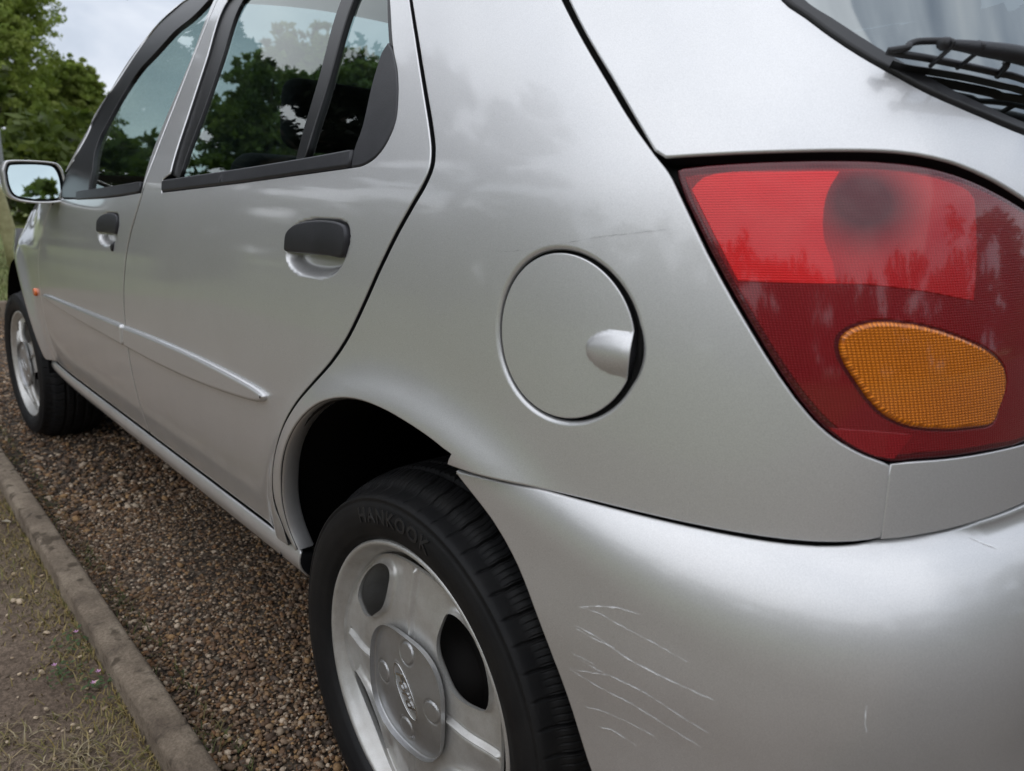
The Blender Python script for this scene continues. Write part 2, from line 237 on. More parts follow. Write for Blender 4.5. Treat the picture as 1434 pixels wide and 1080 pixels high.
SC=.76
O={
'rear_door':[(-0.1075,1.3000),(-0.0433,1.2460),(-0.0209,1.2268),(0.0008,1.2078),(0.0283,1.1829),(0.0549,1.1581),(0.0799,1.1338),(0.1015,1.1117),(0.1229,1.0884),(0.1462,1.0618),(0.1660,1.0375),(0.1837,1.0147),(0.1955,0.9989),(0.2064,0.9838),(0.2165,0.9692),(0.2227,0.9598),(0.2282,0.9507),(0.2346,0.9395),(0.2372,0.9341),(0.2393,0.9288),(0.2410,0.9229),(0.2420,0.9172),(0.2420,0.9115),(0.2406,0.9058),(0.2381,0.9002),(0.2348,0.8945),(0.2320,0.8900),(0.2286,0.8855),(0.1948,0.8441),(0.1838,0.8297),(0.1618,0.7999),(0.1390,0.7671),(0.1255,0.7486),(0.1116,0.7303),(0.1005,0.7170),(0.0924,0.7083),(0.0797,0.6955),(0.0663,0.6831),(0.0574,0.6753),(0.0438,0.6644),(-0.0174,0.6174),(-0.0311,0.6059),(-0.0441,0.5941),(-0.0567,0.5819),(-0.0685,0.5691),(-0.0793,0.5557),(-0.0894,0.5416),(-0.0985,0.5271),(-0.1041,0.5172),(-0.1096,0.5062),(-0.1147,0.4950),(-0.1192,0.4836),(-0.1230,0.4722),(-0.1262,0.4607),(-0.1289,0.4489),(-0.1308,0.4371),(-0.1314,0.4313),(-0.1317,0.4201),(-0.1312,0.4138),(-0.1302,0.4077),(-0.1243,0.3839),(-0.1259,0.3520),(-0.8462,0.3520),(-0.8456,0.3600),(-0.8435,0.4029),(-0.8414,0.4518),(-0.8393,0.5262),(-0.8384,0.5808),(-0.8370,0.6108),(-0.8358,0.6287),(-0.8339,0.6463),(-0.8312,0.6634),(-0.8279,0.6804),(-0.8252,0.6916),(-0.8221,0.7031),(-0.8186,0.7147),(-0.8147,0.7263),(-0.8104,0.7378),(-0.8056,0.7490),(-0.8005,0.7600),(-0.7950,0.7709),(-0.7860,0.7867),(-0.7796,0.7968),(-0.7760,0.8022),(-0.7683,0.8124),(-0.7525,0.8322),(-0.7345,0.8569),(-0.7312,0.8619),(-0.7282,0.8671),(-0.7257,0.8724),(-0.7236,0.8781),(-0.7222,0.8832),(-0.7211,0.8885),(-0.7196,0.8997),(-0.7192,0.9113),(-0.7194,0.9172),(-0.7206,0.9293),(-0.7216,0.9354),(-0.7227,0.9407),(-0.7257,0.9514),(-0.7296,0.9624),(-0.7343,0.9737),(-0.7396,0.9851),(-0.7453,0.9966),(-0.7579,1.0195),(-0.7635,1.0290),(-0.7695,1.0387),(-0.7759,1.0484),(-0.7861,1.0630),(-0.8042,1.0873),(-0.8233,1.1111),(-0.8428,1.1341),(-0.8633,1.1566),(-0.8890,1.1829),(-0.9152,1.2085),(-0.9330,1.2251),(-0.9512,1.2413),(-1.0210,1.3000),(-0.9550,1.3023),(-0.7866,1.3093),(-0.7085,1.3122),(-0.6250,1.3143),(-0.5895,1.3148),(-0.5541,1.3150),(-0.5175,1.3148),(-0.4809,1.3143),(-0.4021,1.3122),(-0.3359,1.3097),(-0.1797,1.3028)],
'rear_opening':[(-0.7312,1.2620),(-0.7437,1.2605),(-0.7575,1.2594),(-0.8166,1.2565),(-0.8300,1.2553),(-0.8420,1.2536),(-0.8521,1.2513),(-0.8562,1.2498),(-0.8597,1.2482),(-0.8625,1.2463),(-0.8646,1.2441),(-0.8658,1.2417),(-0.8661,1.2393),(-0.8657,1.2366),(-0.8647,1.2338),(-0.8630,1.2307),(-0.8608,1.2275),(-0.8580,1.2241),(-0.8510,1.2168),(-0.8423,1.2090),(-0.8322,1.2007),(-0.8211,1.1920),(-0.7847,1.1648),(-0.7668,1.1511),(-0.7505,1.1377),(-0.7411,1.1292),(-0.7326,1.1206),(-0.7155,1.1025),(-0.6910,1.0753),(-0.6794,1.0617),(-0.6682,1.0480),(-0.6575,1.0343),(-0.6507,1.0251),(-0.6441,1.0160),(-0.6372,1.0057),(-0.6277,0.9902),(-0.6160,0.9695),(-0.5968,0.9332),(-0.5883,0.9177),(-0.6184,0.9079),(-0.6069,0.8834),(-0.2447,0.8984),(0.1031,0.9152),(0.1095,0.9161),(0.1159,0.9175),(0.1224,0.9193),(0.1286,0.9216),(0.1342,0.9243),(0.1388,0.9273),(0.1431,0.9308),(0.1468,0.9346),(0.1501,0.9389),(0.1531,0.9442),(0.1555,0.9501),(0.1573,0.9562),(0.1579,0.9624),(0.1575,0.9679),(0.1562,0.9734),(0.1542,0.9791),(0.1493,0.9905),(0.1436,1.0014),(0.1368,1.0123),(0.1291,1.0228),(0.1255,1.0271),(0.1217,1.0312),(0.1050,1.0474),(0.1004,1.0523),(0.0899,1.0643),(0.0663,1.0927),(0.0535,1.1077),(0.0400,1.1221),(0.0279,1.1340),(0.0058,1.1542),(-0.0217,1.1780),(-0.0622,1.2124),(-0.1081,1.2500),(-0.1196,1.2530),(-0.1471,1.2608),(-0.1586,1.2638),(-0.1709,1.2665),(-0.1846,1.2690),(-0.2059,1.2715),(-0.2261,1.2732),(-0.2540,1.2746),(-0.2841,1.2755),(-0.3223,1.2759),(-0.3683,1.2759),(-0.4517,1.2749),(-0.4867,1.2741),(-0.5220,1.2728),(-0.5577,1.2712)],
'rear_glass':[(-0.6988,1.2500),(-0.7046,1.2480),(-0.7110,1.2462),(-0.7313,1.2414),(-0.7375,1.2396),(-0.7430,1.2375),(-0.7475,1.2350),(-0.7508,1.2320),(-0.7525,1.2283),(-0.7527,1.2256),(-0.7522,1.2226),(-0.7509,1.2194),(-0.7491,1.2159),(-0.7466,1.2122),(-0.7436,1.2082),(-0.7401,1.2041),(-0.7318,1.1953),(-0.7169,1.1812),(-0.6778,1.1459),(-0.6674,1.1359),(-0.6579,1.1261),(-0.6499,1.1168),(-0.6346,1.0968),(-0.6198,1.0768),(-0.6093,1.0616),(-0.5994,1.0464),(-0.5903,1.0311),(-0.5820,1.0158),(-0.5767,1.0049),(-0.5742,0.9992),(-0.5697,0.9876),(-0.5638,0.9703),(-0.5519,0.9295),(-0.5465,0.9121),(-0.2694,0.9235),(-0.0883,0.9319),(-0.0840,0.9261),(-0.0997,1.0014),(-0.1038,1.0188),(-0.1086,1.0362),(-0.1124,1.0476),(-0.1168,1.0589),(-0.1216,1.0703),(-0.1343,1.0986),(-0.1413,1.1156),(-0.1454,1.1270),(-0.1471,1.1328),(-0.1500,1.1442),(-0.1510,1.1500),(-0.1524,1.1617),(-0.1529,1.1734),(-0.1528,1.1852),(-0.1517,1.2029),(-0.1475,1.2443),(-0.1462,1.2620),(-0.3397,1.2654),(-0.3875,1.2656),(-0.4346,1.2651),(-0.4773,1.2638),(-0.5258,1.2614)],
'quarter_glass':[(-0.0893,1.2500),(-0.0917,1.2321),(-0.0976,1.1964),(-0.0999,1.1785),(-0.1009,1.1666),(-0.1012,1.1607),(-0.1012,1.1488),(-0.1008,1.1428),(-0.0994,1.1312),(-0.0983,1.1254),(-0.0956,1.1138),(-0.0905,1.0964),(-0.0770,1.0558),(-0.0737,1.0442),(-0.0710,1.0327),(-0.0677,1.0151),(-0.0651,0.9975),(-0.0565,0.9272),(0.0806,0.9360),(0.0816,0.9343),(0.0838,0.9502),(0.0842,0.9558),(0.0842,0.9619),(0.0838,0.9668),(0.0820,0.9778),(0.0755,1.0075),(0.0737,1.0182),(0.0733,1.0242),(0.0736,1.0405),(0.0731,1.0461),(0.0716,1.0522),(0.0701,1.0567),(0.0656,1.0661),(0.0629,1.0711),(0.0565,1.0814),(0.0350,1.1134),(0.0284,1.1238),(-0.0066,1.1681),(-0.0183,1.1824),(-0.0300,1.1958),(-0.0431,1.2092),(-0.0570,1.2219)],
'divider':[(-0.1462,1.2620),(-0.1475,1.2443),(-0.1517,1.2029),(-0.1525,1.1911),(-0.1529,1.1793),(-0.1528,1.1675),(-0.1518,1.1558),(-0.1510,1.1500),(-0.1487,1.1385),(-0.1454,1.1270),(-0.1413,1.1156),(-0.1343,1.0986),(-0.1216,1.0703),(-0.1168,1.0589),(-0.1124,1.0476),(-0.1086,1.0362),(-0.1038,1.0188),(-0.0997,1.0014),(-0.0840,0.9261),(-0.0565,0.9272),(-0.0651,0.9975),(-0.0677,1.0151),(-0.0710,1.0327),(-0.0737,1.0442),(-0.0770,1.0558),(-0.0905,1.0964),(-0.0956,1.1138),(-0.0983,1.1254),(-0.0994,1.1312),(-0.1008,1.1428),(-0.1012,1.1488),(-0.1012,1.1607),(-0.1009,1.1666),(-0.0999,1.1785),(-0.0976,1.1964),(-0.0917,1.2321),(-0.0893,1.2500)],
'tri':[(0.0810,1.0650),(0.0954,1.0560),(0.1004,1.0523),(0.1044,1.0489),(0.1129,1.0409),(0.1172,1.0365),(0.1254,1.0274),(0.1291,1.0228),(0.1368,1.0123),(0.1403,1.0069),(0.1467,0.9959),(0.1493,0.9905),(0.1542,0.9791),(0.1562,0.9734),(0.1575,0.9679),(0.1579,0.9624),(0.1573,0.9562),(0.1555,0.9501),(0.1531,0.9442),(0.1501,0.9389),(0.1468,0.9346),(0.1431,0.9308),(0.1388,0.9273),(0.1342,0.9243),(0.1286,0.9216),(0.1224,0.9193),(0.1159,0.9175),(0.1095,0.9161),(0.1031,0.9152),(0.0837,0.9142),(0.0810,0.9304),(0.0806,0.9360),(0.0812,0.9421),(0.0838,0.9547),(0.0842,0.9619),(0.0839,0.9668),(0.0822,0.9777),(0.0755,1.0075),(0.0737,1.0182),(0.0726,1.0302),(0.0716,1.0522)],
'rear_trim':[(-0.6171,0.9066),(-0.3274,0.9179),(-0.1724,0.9243),(-0.0454,0.9302),(0.0801,0.9369),(0.0837,0.9142),(-0.0435,0.9082),(-0.1816,0.9013),(-0.2446,0.8984),(-0.3569,0.8939),(-0.6035,0.8846)],
'bframe':[(-0.7312,1.2620),(-0.7437,1.2605),(-0.7575,1.2594),(-0.8022,1.2573),(-0.8235,1.2559),(-0.8362,1.2545),(-0.8473,1.2525),(-0.8521,1.2513),(-0.8562,1.2498),(-0.8597,1.2482),(-0.8625,1.2463),(-0.8646,1.2441),(-0.8658,1.2417),(-0.8661,1.2393),(-0.8657,1.2366),(-0.8647,1.2338),(-0.8630,1.2307),(-0.8608,1.2275),(-0.8580,1.2241),(-0.8510,1.2168),(-0.8423,1.2090),(-0.8322,1.2007),(-0.8211,1.1920),(-0.7847,1.1648),(-0.7668,1.1511),(-0.7557,1.1421),(-0.7456,1.1334),(-0.7369,1.1251),(-0.7197,1.1071),(-0.7031,1.0890),(-0.6910,1.0753),(-0.6756,1.0571),(-0.6610,1.0388),(-0.6474,1.0205),(-0.6372,1.0057),(-0.6307,0.9953),(-0.6217,0.9798),(-0.5968,0.9332),(-0.5883,0.9177),(-0.5465,0.9121),(-0.5519,0.9295),(-0.5638,0.9703),(-0.5697,0.9876),(-0.5742,0.9992),(-0.5767,1.0049),(-0.5820,1.0158),(-0.5903,1.0311),(-0.5994,1.0464),(-0.6093,1.0616),(-0.6198,1.0768),(-0.6346,1.0968),(-0.6499,1.1168),(-0.6579,1.1261),(-0.6674,1.1359),(-0.6778,1.1459),(-0.7169,1.1812),(-0.7318,1.1953),(-0.7401,1.2041),(-0.7436,1.2082),(-0.7466,1.2122),(-0.7491,1.2159),(-0.7509,1.2194),(-0.7522,1.2226),(-0.7527,1.2256),(-0.7525,1.2283),(-0.7508,1.2320),(-0.7475,1.2350),(-0.7430,1.2375),(-0.7375,1.2396),(-0.7313,1.2414),(-0.7110,1.2462),(-0.7046,1.2480),(-0.6988,1.2500)],
'rframe':[(0.0261,1.1242),(0.0190,1.1345),(-0.0053,1.1715),(-0.0160,1.1865),(-0.0234,1.1957),(-0.0272,1.2000),(-0.0400,1.2144),(-0.0485,1.2233),(-0.0575,1.2315),(-0.0623,1.2352),(-0.0674,1.2388),(-0.0729,1.2420),(-0.0788,1.2450),(-0.0881,1.2488),(-0.0981,1.2518),(-0.1086,1.2542),(-0.1255,1.2568),(-0.1436,1.2586),(-0.1998,1.2627),(-0.2259,1.2643),(-0.2541,1.2653),(-0.2901,1.2661),(-0.3276,1.2663),(-0.3720,1.2661),(-0.4404,1.2650),(-0.4717,1.2637),(-0.5122,1.2607),(-0.5949,1.2534),(-0.6269,1.2508),(-0.6556,1.2491),(-0.6709,1.2486),(-0.6800,1.2487),(-0.6920,1.2492),(-0.6988,1.2500),(-0.7069,1.2515),(-0.7146,1.2534),(-0.7213,1.2557),(-0.7267,1.2579),(-0.7301,1.2601),(-0.7312,1.2620),(-0.7300,1.2632),(-0.7249,1.2648),(-0.7193,1.2658),(-0.7081,1.2671),(-0.6939,1.2683),(-0.6771,1.2694),(-0.6373,1.2712),(-0.5921,1.2725),(-0.5293,1.2738),(-0.4142,1.2754),(-0.3551,1.2759),(-0.3158,1.2759),(-0.2841,1.2755),(-0.2540,1.2746),(-0.2315,1.2735),(-0.2107,1.2720),(-0.1965,1.2705),(-0.1705,1.2671),(-0.1516,1.2641),(-0.1401,1.2616),(-0.1346,1.2601),(-0.1238,1.2567),(-0.1185,1.2547),(-0.1081,1.2500),(-0.1028,1.2472),(-0.0978,1.2441),(-0.0884,1.2372),(-0.0794,1.2297),(-0.0525,1.2043),(-0.0224,1.1780),(0.0400,1.1221),(0.0488,1.1121),(0.0744,1.0851),(0.0829,1.0754),(0.0861,1.0711),(0.0885,1.0675),(0.0899,1.0644),(0.0902,1.0622),(0.0823,1.0579)],
'front_belt':[(-1.4553,0.8620),(-1.2635,0.8660),(-1.1622,0.8685),(-0.7375,0.8820)],
'front_door':[(-1.4566,0.8650),(-1.4744,0.8606),(-1.5105,0.8527),(-1.5280,0.8479),(-1.5393,0.8439),(-1.5502,0.8391),(-1.5556,0.8363),(-1.5662,0.8299),(-1.5764,0.8228),(-1.5911,0.8112),(-1.6195,0.7868),(-1.6522,0.7594),(-1.6702,0.7434),(-1.6825,0.7312),(-1.6942,0.7181),(-1.7060,0.7031),(-1.7129,0.6930),(-1.7191,0.6824),(-1.7219,0.6769),(-1.7265,0.6661),(-1.7299,0.6556),(-1.7313,0.6502),(-1.7336,0.6391),(-1.7423,0.5868),(-1.7446,0.5694),(-1.7514,0.5140),(-1.7549,0.4894),(-1.7614,0.4491),(-1.7780,0.3520),(-0.8563,0.3520),(-0.8516,0.3600),(-0.8486,0.4212),(-0.8474,0.4518),(-0.8453,0.5262),(-0.8444,0.5808),(-0.8433,0.6048),(-0.8423,0.6228),(-0.8407,0.6404),(-0.8391,0.6520),(-0.8362,0.6691),(-0.8339,0.6804),(-0.8312,0.6916),(-0.8281,0.7031),(-0.8246,0.7147),(-0.8207,0.7263),(-0.8164,0.7378),(-0.8116,0.7490),(-0.8065,0.7600),(-0.8010,0.7709),(-0.7920,0.7867),(-0.7856,0.7968),(-0.7820,0.8022),(-0.7743,0.8124),(-0.7585,0.8322),(-0.7405,0.8569),(-0.7372,0.8619),(-0.7342,0.8671),(-0.7317,0.8724),(-0.7296,0.8781),(-0.7282,0.8832),(-0.7262,0.8940),(-0.7256,0.8997),(-0.7252,0.9113),(-0.7259,0.9232),(-0.7276,0.9354),(-0.7287,0.9407),(-0.7317,0.9514),(-0.7336,0.9569),(-0.7379,0.9680),(-0.7456,0.9851),(-0.7513,0.9966),(-0.7575,1.0081),(-0.7695,1.0290),(-0.7819,1.0484),(-0.7956,1.0679),(-0.8102,1.0873),(-0.8293,1.1111),(-0.8448,1.1296),(-0.8651,1.1521),(-0.8863,1.1742),(-0.9124,1.2001),(-0.9390,1.2251),(-0.9619,1.2453),(-1.0270,1.3000),(-1.0517,1.3000),(-1.0992,1.2850),(-1.0098,1.2581),(-0.9859,1.2386),(-0.9364,1.2000),(-0.9123,1.1806),(-0.8986,1.1688),(-0.8898,1.1609),(-0.8774,1.1489),(-0.8697,1.1408),(-0.8618,1.1319),(-0.8539,1.1222),(-0.8465,1.1124),(-0.8362,1.0976),(-0.8298,1.0876),(-0.8207,1.0726),(-0.7918,1.0218),(-0.7830,1.0054),(-0.7747,0.9890),(-0.7402,0.9173),(-0.7278,0.8840),(-0.8400,0.8779),(-0.8883,0.8755),(-0.9430,0.8734),(-1.0020,0.8716),(-1.0876,0.8697),(-1.2102,0.8675)],
'front_glass':[(-1.0540,1.2850),(-1.0910,1.2644),(-1.1018,1.2587),(-1.1129,1.2534),(-1.1185,1.2510),(-1.1299,1.2467),(-1.1412,1.2434),(-1.1469,1.2420),(-1.1586,1.2397),(-1.1707,1.2378),(-1.2076,1.2330),(-1.2250,1.2300),(-1.2361,1.2274),(-1.2469,1.2238),(-1.2524,1.2217),(-1.2631,1.2165),(-1.2736,1.2106),(-1.2938,1.1983),(-1.3046,1.1924),(-1.3162,1.1870),(-1.3411,1.1769),(-1.3470,1.1743),(-1.3526,1.1715),(-1.3578,1.1685),(-1.3624,1.1651),(-1.3664,1.1613),(-1.3697,1.1570),(-1.3722,1.1520),(-1.3741,1.1466),(-1.3753,1.1407),(-1.3757,1.1345),(-1.3756,1.1282),(-1.3750,1.1220),(-1.3740,1.1159),(-1.3725,1.1101),(-1.3707,1.1044),(-1.3685,1.0989),(-1.3660,1.0934),(-1.3493,1.0617),(-1.3379,1.0355),(-1.3353,1.0306),(-1.3325,1.0259),(-1.3293,1.0216),(-1.3259,1.0175),(-1.3221,1.0135),(-1.3181,1.0097),(-1.3093,1.0021),(-1.2948,0.9909),(-1.2795,0.9801),(-1.2691,0.9732),(-1.2585,0.9668),(-1.2474,0.9606),(-1.2247,0.9489),(-1.2139,0.9429),(-1.2038,0.9363),(-1.1991,0.9327),(-1.1946,0.9289),(-1.1903,0.9246),(-1.1862,0.9201),(-1.1823,0.9154),(-1.1752,0.9054),(-1.1618,0.8850),(-0.7545,0.9030),(-0.7402,0.9173),(-0.7747,0.9890),(-0.7830,1.0054),(-0.7918,1.0218),(-0.8148,1.0626),(-0.8267,1.0827),(-0.8395,1.1025),(-0.8465,1.1124),(-0.8539,1.1222),(-0.8618,1.1319),(-0.8697,1.1408),(-0.8777,1.1493),(-0.8864,1.1579),(-0.8957,1.1667),(-0.9104,1.1799),(-0.9258,1.1931),(-0.9414,1.2059),(-0.9569,1.2183),(-0.9766,1.2336),(-1.0098,1.2581),(-1.0156,1.2622),(-1.0261,1.2689)],
'front_frame':[(-1.0579,1.3100),(-1.2955,1.3011),(-1.3348,1.2993),(-1.3898,1.2964),(-1.4473,1.2941),(-1.4700,1.2924),(-1.4858,1.2902),(-1.4961,1.2881),(-1.5067,1.2852),(-1.5181,1.2813),(-1.5297,1.2765),(-1.5353,1.2738),(-1.5405,1.2709),(-1.5454,1.2679),(-1.5498,1.2645),(-1.5536,1.2608),(-1.5569,1.2568),(-1.5595,1.2523),(-1.5614,1.2473),(-1.5626,1.2419),(-1.5632,1.2360),(-1.5632,1.2298),(-1.5628,1.2235),(-1.5614,1.2107),(-1.5587,1.1924),(-1.5538,1.1631),(-1.5527,1.1513),(-1.5527,1.1453),(-1.5531,1.1392),(-1.5538,1.1331),(-1.5571,1.1147),(-1.5580,1.1087),(-1.5586,1.1028),(-1.5585,1.0971),(-1.5577,1.0917),(-1.5562,1.0867),(-1.5538,1.0820),(-1.5506,1.0777),(-1.5467,1.0737),(-1.5422,1.0699),(-1.5371,1.0663),(-1.5259,1.0594),(-1.5085,1.0493),(-1.5030,1.0458),(-1.4978,1.0422),(-1.4931,1.0383),(-1.4887,1.0342),(-1.4848,1.0296),(-1.4813,1.0247),(-1.4782,1.0194),(-1.4755,1.0137),(-1.4732,1.0079),(-1.4716,1.0020),(-1.4706,0.9959),(-1.4703,0.9898),(-1.4708,0.9834),(-1.4721,0.9770),(-1.4741,0.9706),(-1.4810,0.9540),(-1.4821,0.9507),(-1.4821,0.9489),(-1.4808,0.9488),(-1.4783,0.9503),(-1.4749,0.9530),(-1.4564,0.9700),(-1.4691,0.8700),(-1.1558,0.8700),(-1.1618,0.8850),(-1.1718,0.9004),(-1.1787,0.9105),(-1.1823,0.9154),(-1.1862,0.9201),(-1.1903,0.9246),(-1.1946,0.9289),(-1.1991,0.9327),(-1.2038,0.9363),(-1.2139,0.9429),(-1.2247,0.9489),(-1.2474,0.9606),(-1.2585,0.9668),(-1.2691,0.9732),(-1.2795,0.9801),(-1.2948,0.9909),(-1.3093,1.0021),(-1.3181,1.0097),(-1.3221,1.0135),(-1.3259,1.0175),(-1.3293,1.0216),(-1.3325,1.0259),(-1.3353,1.0306),(-1.3379,1.0355),(-1.3493,1.0617),(-1.3660,1.0934),(-1.3685,1.0989),(-1.3707,1.1044),(-1.3725,1.1101),(-1.3740,1.1159),(-1.3750,1.1220),(-1.3756,1.1282),(-1.3757,1.1345),(-1.3753,1.1407),(-1.3741,1.1466),(-1.3722,1.1520),(-1.3697,1.1570),(-1.3664,1.1613),(-1.3624,1.1651),(-1.3578,1.1685),(-1.3526,1.1715),(-1.3470,1.1743),(-1.3411,1.1769),(-1.3162,1.1870),(-1.3046,1.1924),(-1.2938,1.1983),(-1.2684,1.2136),(-1.2578,1.2192),(-1.2524,1.2217),(-1.2415,1.2257),(-1.2361,1.2274),(-1.2250,1.2300),(-1.2076,1.2330),(-1.1646,1.2387),(-1.1527,1.2408),(-1.1412,1.2434),(-1.1299,1.2467),(-1.1242,1.2488),(-1.1129,1.2534),(-1.1018,1.2587),(-1.0910,1.2644),(-1.0540,1.2850)],
'front_trim':[(-1.2599,0.8850),(-0.9499,0.8964),(-0.7480,0.9050),(-0.7350,0.8840),(-0.8624,0.8770),(-0.9417,0.8734),(-1.0339,0.8702),(-1.2511,0.8640)],
'rail':[(-1.0579,1.3100),(-1.2896,1.3014),(-1.3348,1.2993),(-1.3898,1.2964),(-1.4413,1.2944),(-1.4645,1.2929),(-1.4806,1.2910),(-1.4909,1.2892),(-1.5013,1.2867),(-1.5123,1.2833),(-1.5240,1.2790),(-1.5353,1.2738),(-1.5405,1.2709),(-1.5454,1.2679),(-1.5498,1.2645),(-1.5536,1.2608),(-1.5569,1.2568),(-1.5595,1.2523),(-1.5614,1.2473),(-1.5626,1.2419),(-1.5632,1.2360),(-1.5632,1.2298),(-1.5628,1.2235),(-1.5614,1.2107),(-1.5587,1.1924),(-1.5538,1.1631),(-1.5527,1.1513),(-1.5527,1.1453),(-1.5531,1.1392),(-1.5538,1.1331),(-1.5571,1.1147),(-1.5580,1.1087),(-1.5586,1.1028),(-1.5585,1.0971),(-1.5577,1.0917),(-1.5562,1.0867),(-1.5538,1.0820),(-1.5506,1.0777),(-1.5467,1.0737),(-1.5422,1.0699),(-1.5371,1.0663),(-1.5259,1.0594),(-1.5085,1.0493),(-1.5030,1.0458),(-1.4978,1.0422),(-1.4931,1.0383),(-1.4887,1.0342),(-1.4848,1.0296),(-1.4813,1.0247),(-1.4782,1.0194),(-1.4755,1.0137),(-1.4732,1.0079),(-1.4716,1.0020),(-1.4706,0.9959),(-1.4703,0.9898),(-1.4708,0.9834),(-1.4721,0.9770),(-1.4741,0.9706),(-1.4810,0.9540),(-1.4821,0.9507),(-1.4821,0.9489),(-1.4808,0.9488),(-1.4783,0.9503),(-1.4749,0.9530),(-1.4564,0.9700),(-1.4794,0.9300),(-1.4933,0.9806),(-1.4982,0.9975),(-1.5038,1.0144),(-1.5103,1.0312),(-1.5152,1.0425),(-1.5230,1.0594),(-1.5422,1.0985),(-1.5527,1.1205),(-1.5585,1.1314),(-1.5741,1.1586),(-1.5797,1.1692),(-1.5843,1.1797),(-1.5861,1.1849),(-1.5874,1.1900),(-1.5884,1.1950),(-1.5888,1.2000),(-1.5887,1.2061),(-1.5883,1.2122),(-1.5874,1.2184),(-1.5861,1.2245),(-1.5844,1.2306),(-1.5822,1.2365),(-1.5796,1.2422),(-1.5765,1.2476),(-1.5730,1.2528),(-1.5691,1.2576),(-1.5648,1.2620),(-1.5612,1.2650),(-1.5572,1.2677),(-1.5529,1.2702),(-1.5433,1.2746),(-1.5381,1.2766),(-1.5269,1.2800),(-1.5086,1.2843),(-1.4957,1.2867),(-1.4623,1.2925),(-1.4331,1.2980),(-1.4047,1.3026),(-1.3868,1.3050),(-1.3624,1.3080),(-1.3127,1.3132),(-1.2520,1.3185),(-1.2163,1.3208),(-1.1809,1.3224),(-1.0809,1.3260)],
'wing_edge':[(-1.5024,0.8750),(-1.6045,0.7985),(-1.6241,0.7828),(-1.6475,0.7634),(-1.6613,0.7514),(-1.6702,0.7434),(-1.6785,0.7353),(-1.6863,0.7272),(-1.6942,0.7181),(-1.7022,0.7081),(-1.7096,0.6980),(-1.7161,0.6878),(-1.7191,0.6824),(-1.7245,0.6712),(-1.7283,0.6609),(-1.7313,0.6502),(-1.7347,0.6334),(-1.7406,0.5978),(-1.7431,0.5811),(-1.7514,0.5140),(-1.7549,0.4894),(-1.7614,0.4491),(-1.7767,0.3600)],
'quarter':[(-0.1183,0.3839),(-0.1242,0.4077),(-0.1252,0.4138),(-0.1257,0.4201),(-0.1257,0.4256),(-0.1248,0.4371),(-0.1239,0.4429),(-0.1216,0.4548),(-0.1187,0.4666),(-0.1152,0.4779),(-0.1110,0.4893),(-0.1062,0.5006),(-0.1009,0.5118),(-0.0954,0.5222),(-0.0896,0.5320),(-0.0801,0.5464),(-0.0698,0.5603),(-0.0587,0.5735),(-0.0465,0.5860),(-0.0338,0.5981),(-0.0206,0.6098),(-0.0114,0.6174),(0.0498,0.6644),(0.0634,0.6753),(0.0723,0.6831),(0.0857,0.6955),(0.0984,0.7083),(0.1065,0.7170),(0.1176,0.7303),(0.1315,0.7486),(0.1450,0.7671),(0.1678,0.7999),(0.1898,0.8297),(0.2008,0.8441),(0.2346,0.8855),(0.2380,0.8900),(0.2408,0.8945),(0.2441,0.9002),(0.2466,0.9058),(0.2480,0.9115),(0.2480,0.9172),(0.2470,0.9229),(0.2453,0.9288),(0.2432,0.9341),(0.2406,0.9395),(0.2342,0.9507),(0.2287,0.9598),(0.2225,0.9692),(0.2124,0.9838),(0.2015,0.9989),(0.1897,1.0147),(0.1720,1.0375),(0.1522,1.0618),(0.1289,1.0884),(0.1075,1.1117),(0.0859,1.1338),(0.0609,1.1581),(0.0343,1.1829),(0.0068,1.2078),(-0.0149,1.2268),(-0.0373,1.2460),(-0.1015,1.3000),(-0.0927,1.3050),(0.2126,1.3100),(0.2803,1.2181),(0.2972,1.1943),(0.3147,1.1688),(0.3350,1.1381),(0.3730,1.0797),(0.4260,0.9972),(0.4379,0.9781),(0.4530,0.9525),(0.4623,0.9375),(0.4757,0.9173),(0.4826,0.9079),(0.4858,0.9029),(0.4884,0.8977),(0.4908,0.8921),(0.5109,0.8437),(0.5188,0.8265),(0.5270,0.8092),(0.5380,0.7872),(0.5463,0.7714),(0.5550,0.7561),(0.5639,0.7418),(0.5710,0.7318),(0.5750,0.7266),(0.5792,0.7217),(0.5836,0.7172),(0.5879,0.7134),(0.5923,0.7100),(0.6017,0.7038),(0.6070,0.7009),(0.6236,0.6935),(0.6237,0.6342),(0.6060,0.6313),(0.5957,0.6302),(0.5834,0.6294),(0.5661,0.6290),(0.5172,0.6291),(0.4948,0.6288),(0.4662,0.6279),(0.4427,0.6266),(0.3952,0.6232),(0.2979,0.6150),(0.3050,0.6291),(0.2828,0.6357),(0.2717,0.6384),(0.2607,0.6407),(0.2494,0.6428),(0.2319,0.6455),(0.2195,0.6471),(0.2069,0.6484),(0.1886,0.6494),(0.1717,0.6497),(0.1546,0.6492),(0.1365,0.6475),(0.1179,0.6446),(0.1054,0.6420),(0.0873,0.6372),(0.0753,0.6334),(0.0634,0.6291),(0.0575,0.6267),(0.0516,0.6242),(0.0404,0.6188),(0.0296,0.6129),(0.0190,0.6065),(0.0034,0.5960),(-0.0110,0.5847),(-0.0199,0.5769),(-0.0286,0.5687),(-0.0410,0.5558),(-0.0523,0.5422),(-0.0593,0.5328),(-0.0690,0.5180),(-0.0749,0.5078),(-0.0829,0.4925),(-0.0903,0.4758),(-0.0948,0.4640),(-0.0986,0.4522),(-0.1015,0.4407),(-0.1036,0.4291),(-0.1047,0.4174),(-0.1049,0.4117),(-0.1045,0.4004),(-0.1040,0.3948),(-0.1030,0.3885),(-0.1015,0.3823),(-0.0940,0.3580),(-0.1007,0.3520)],
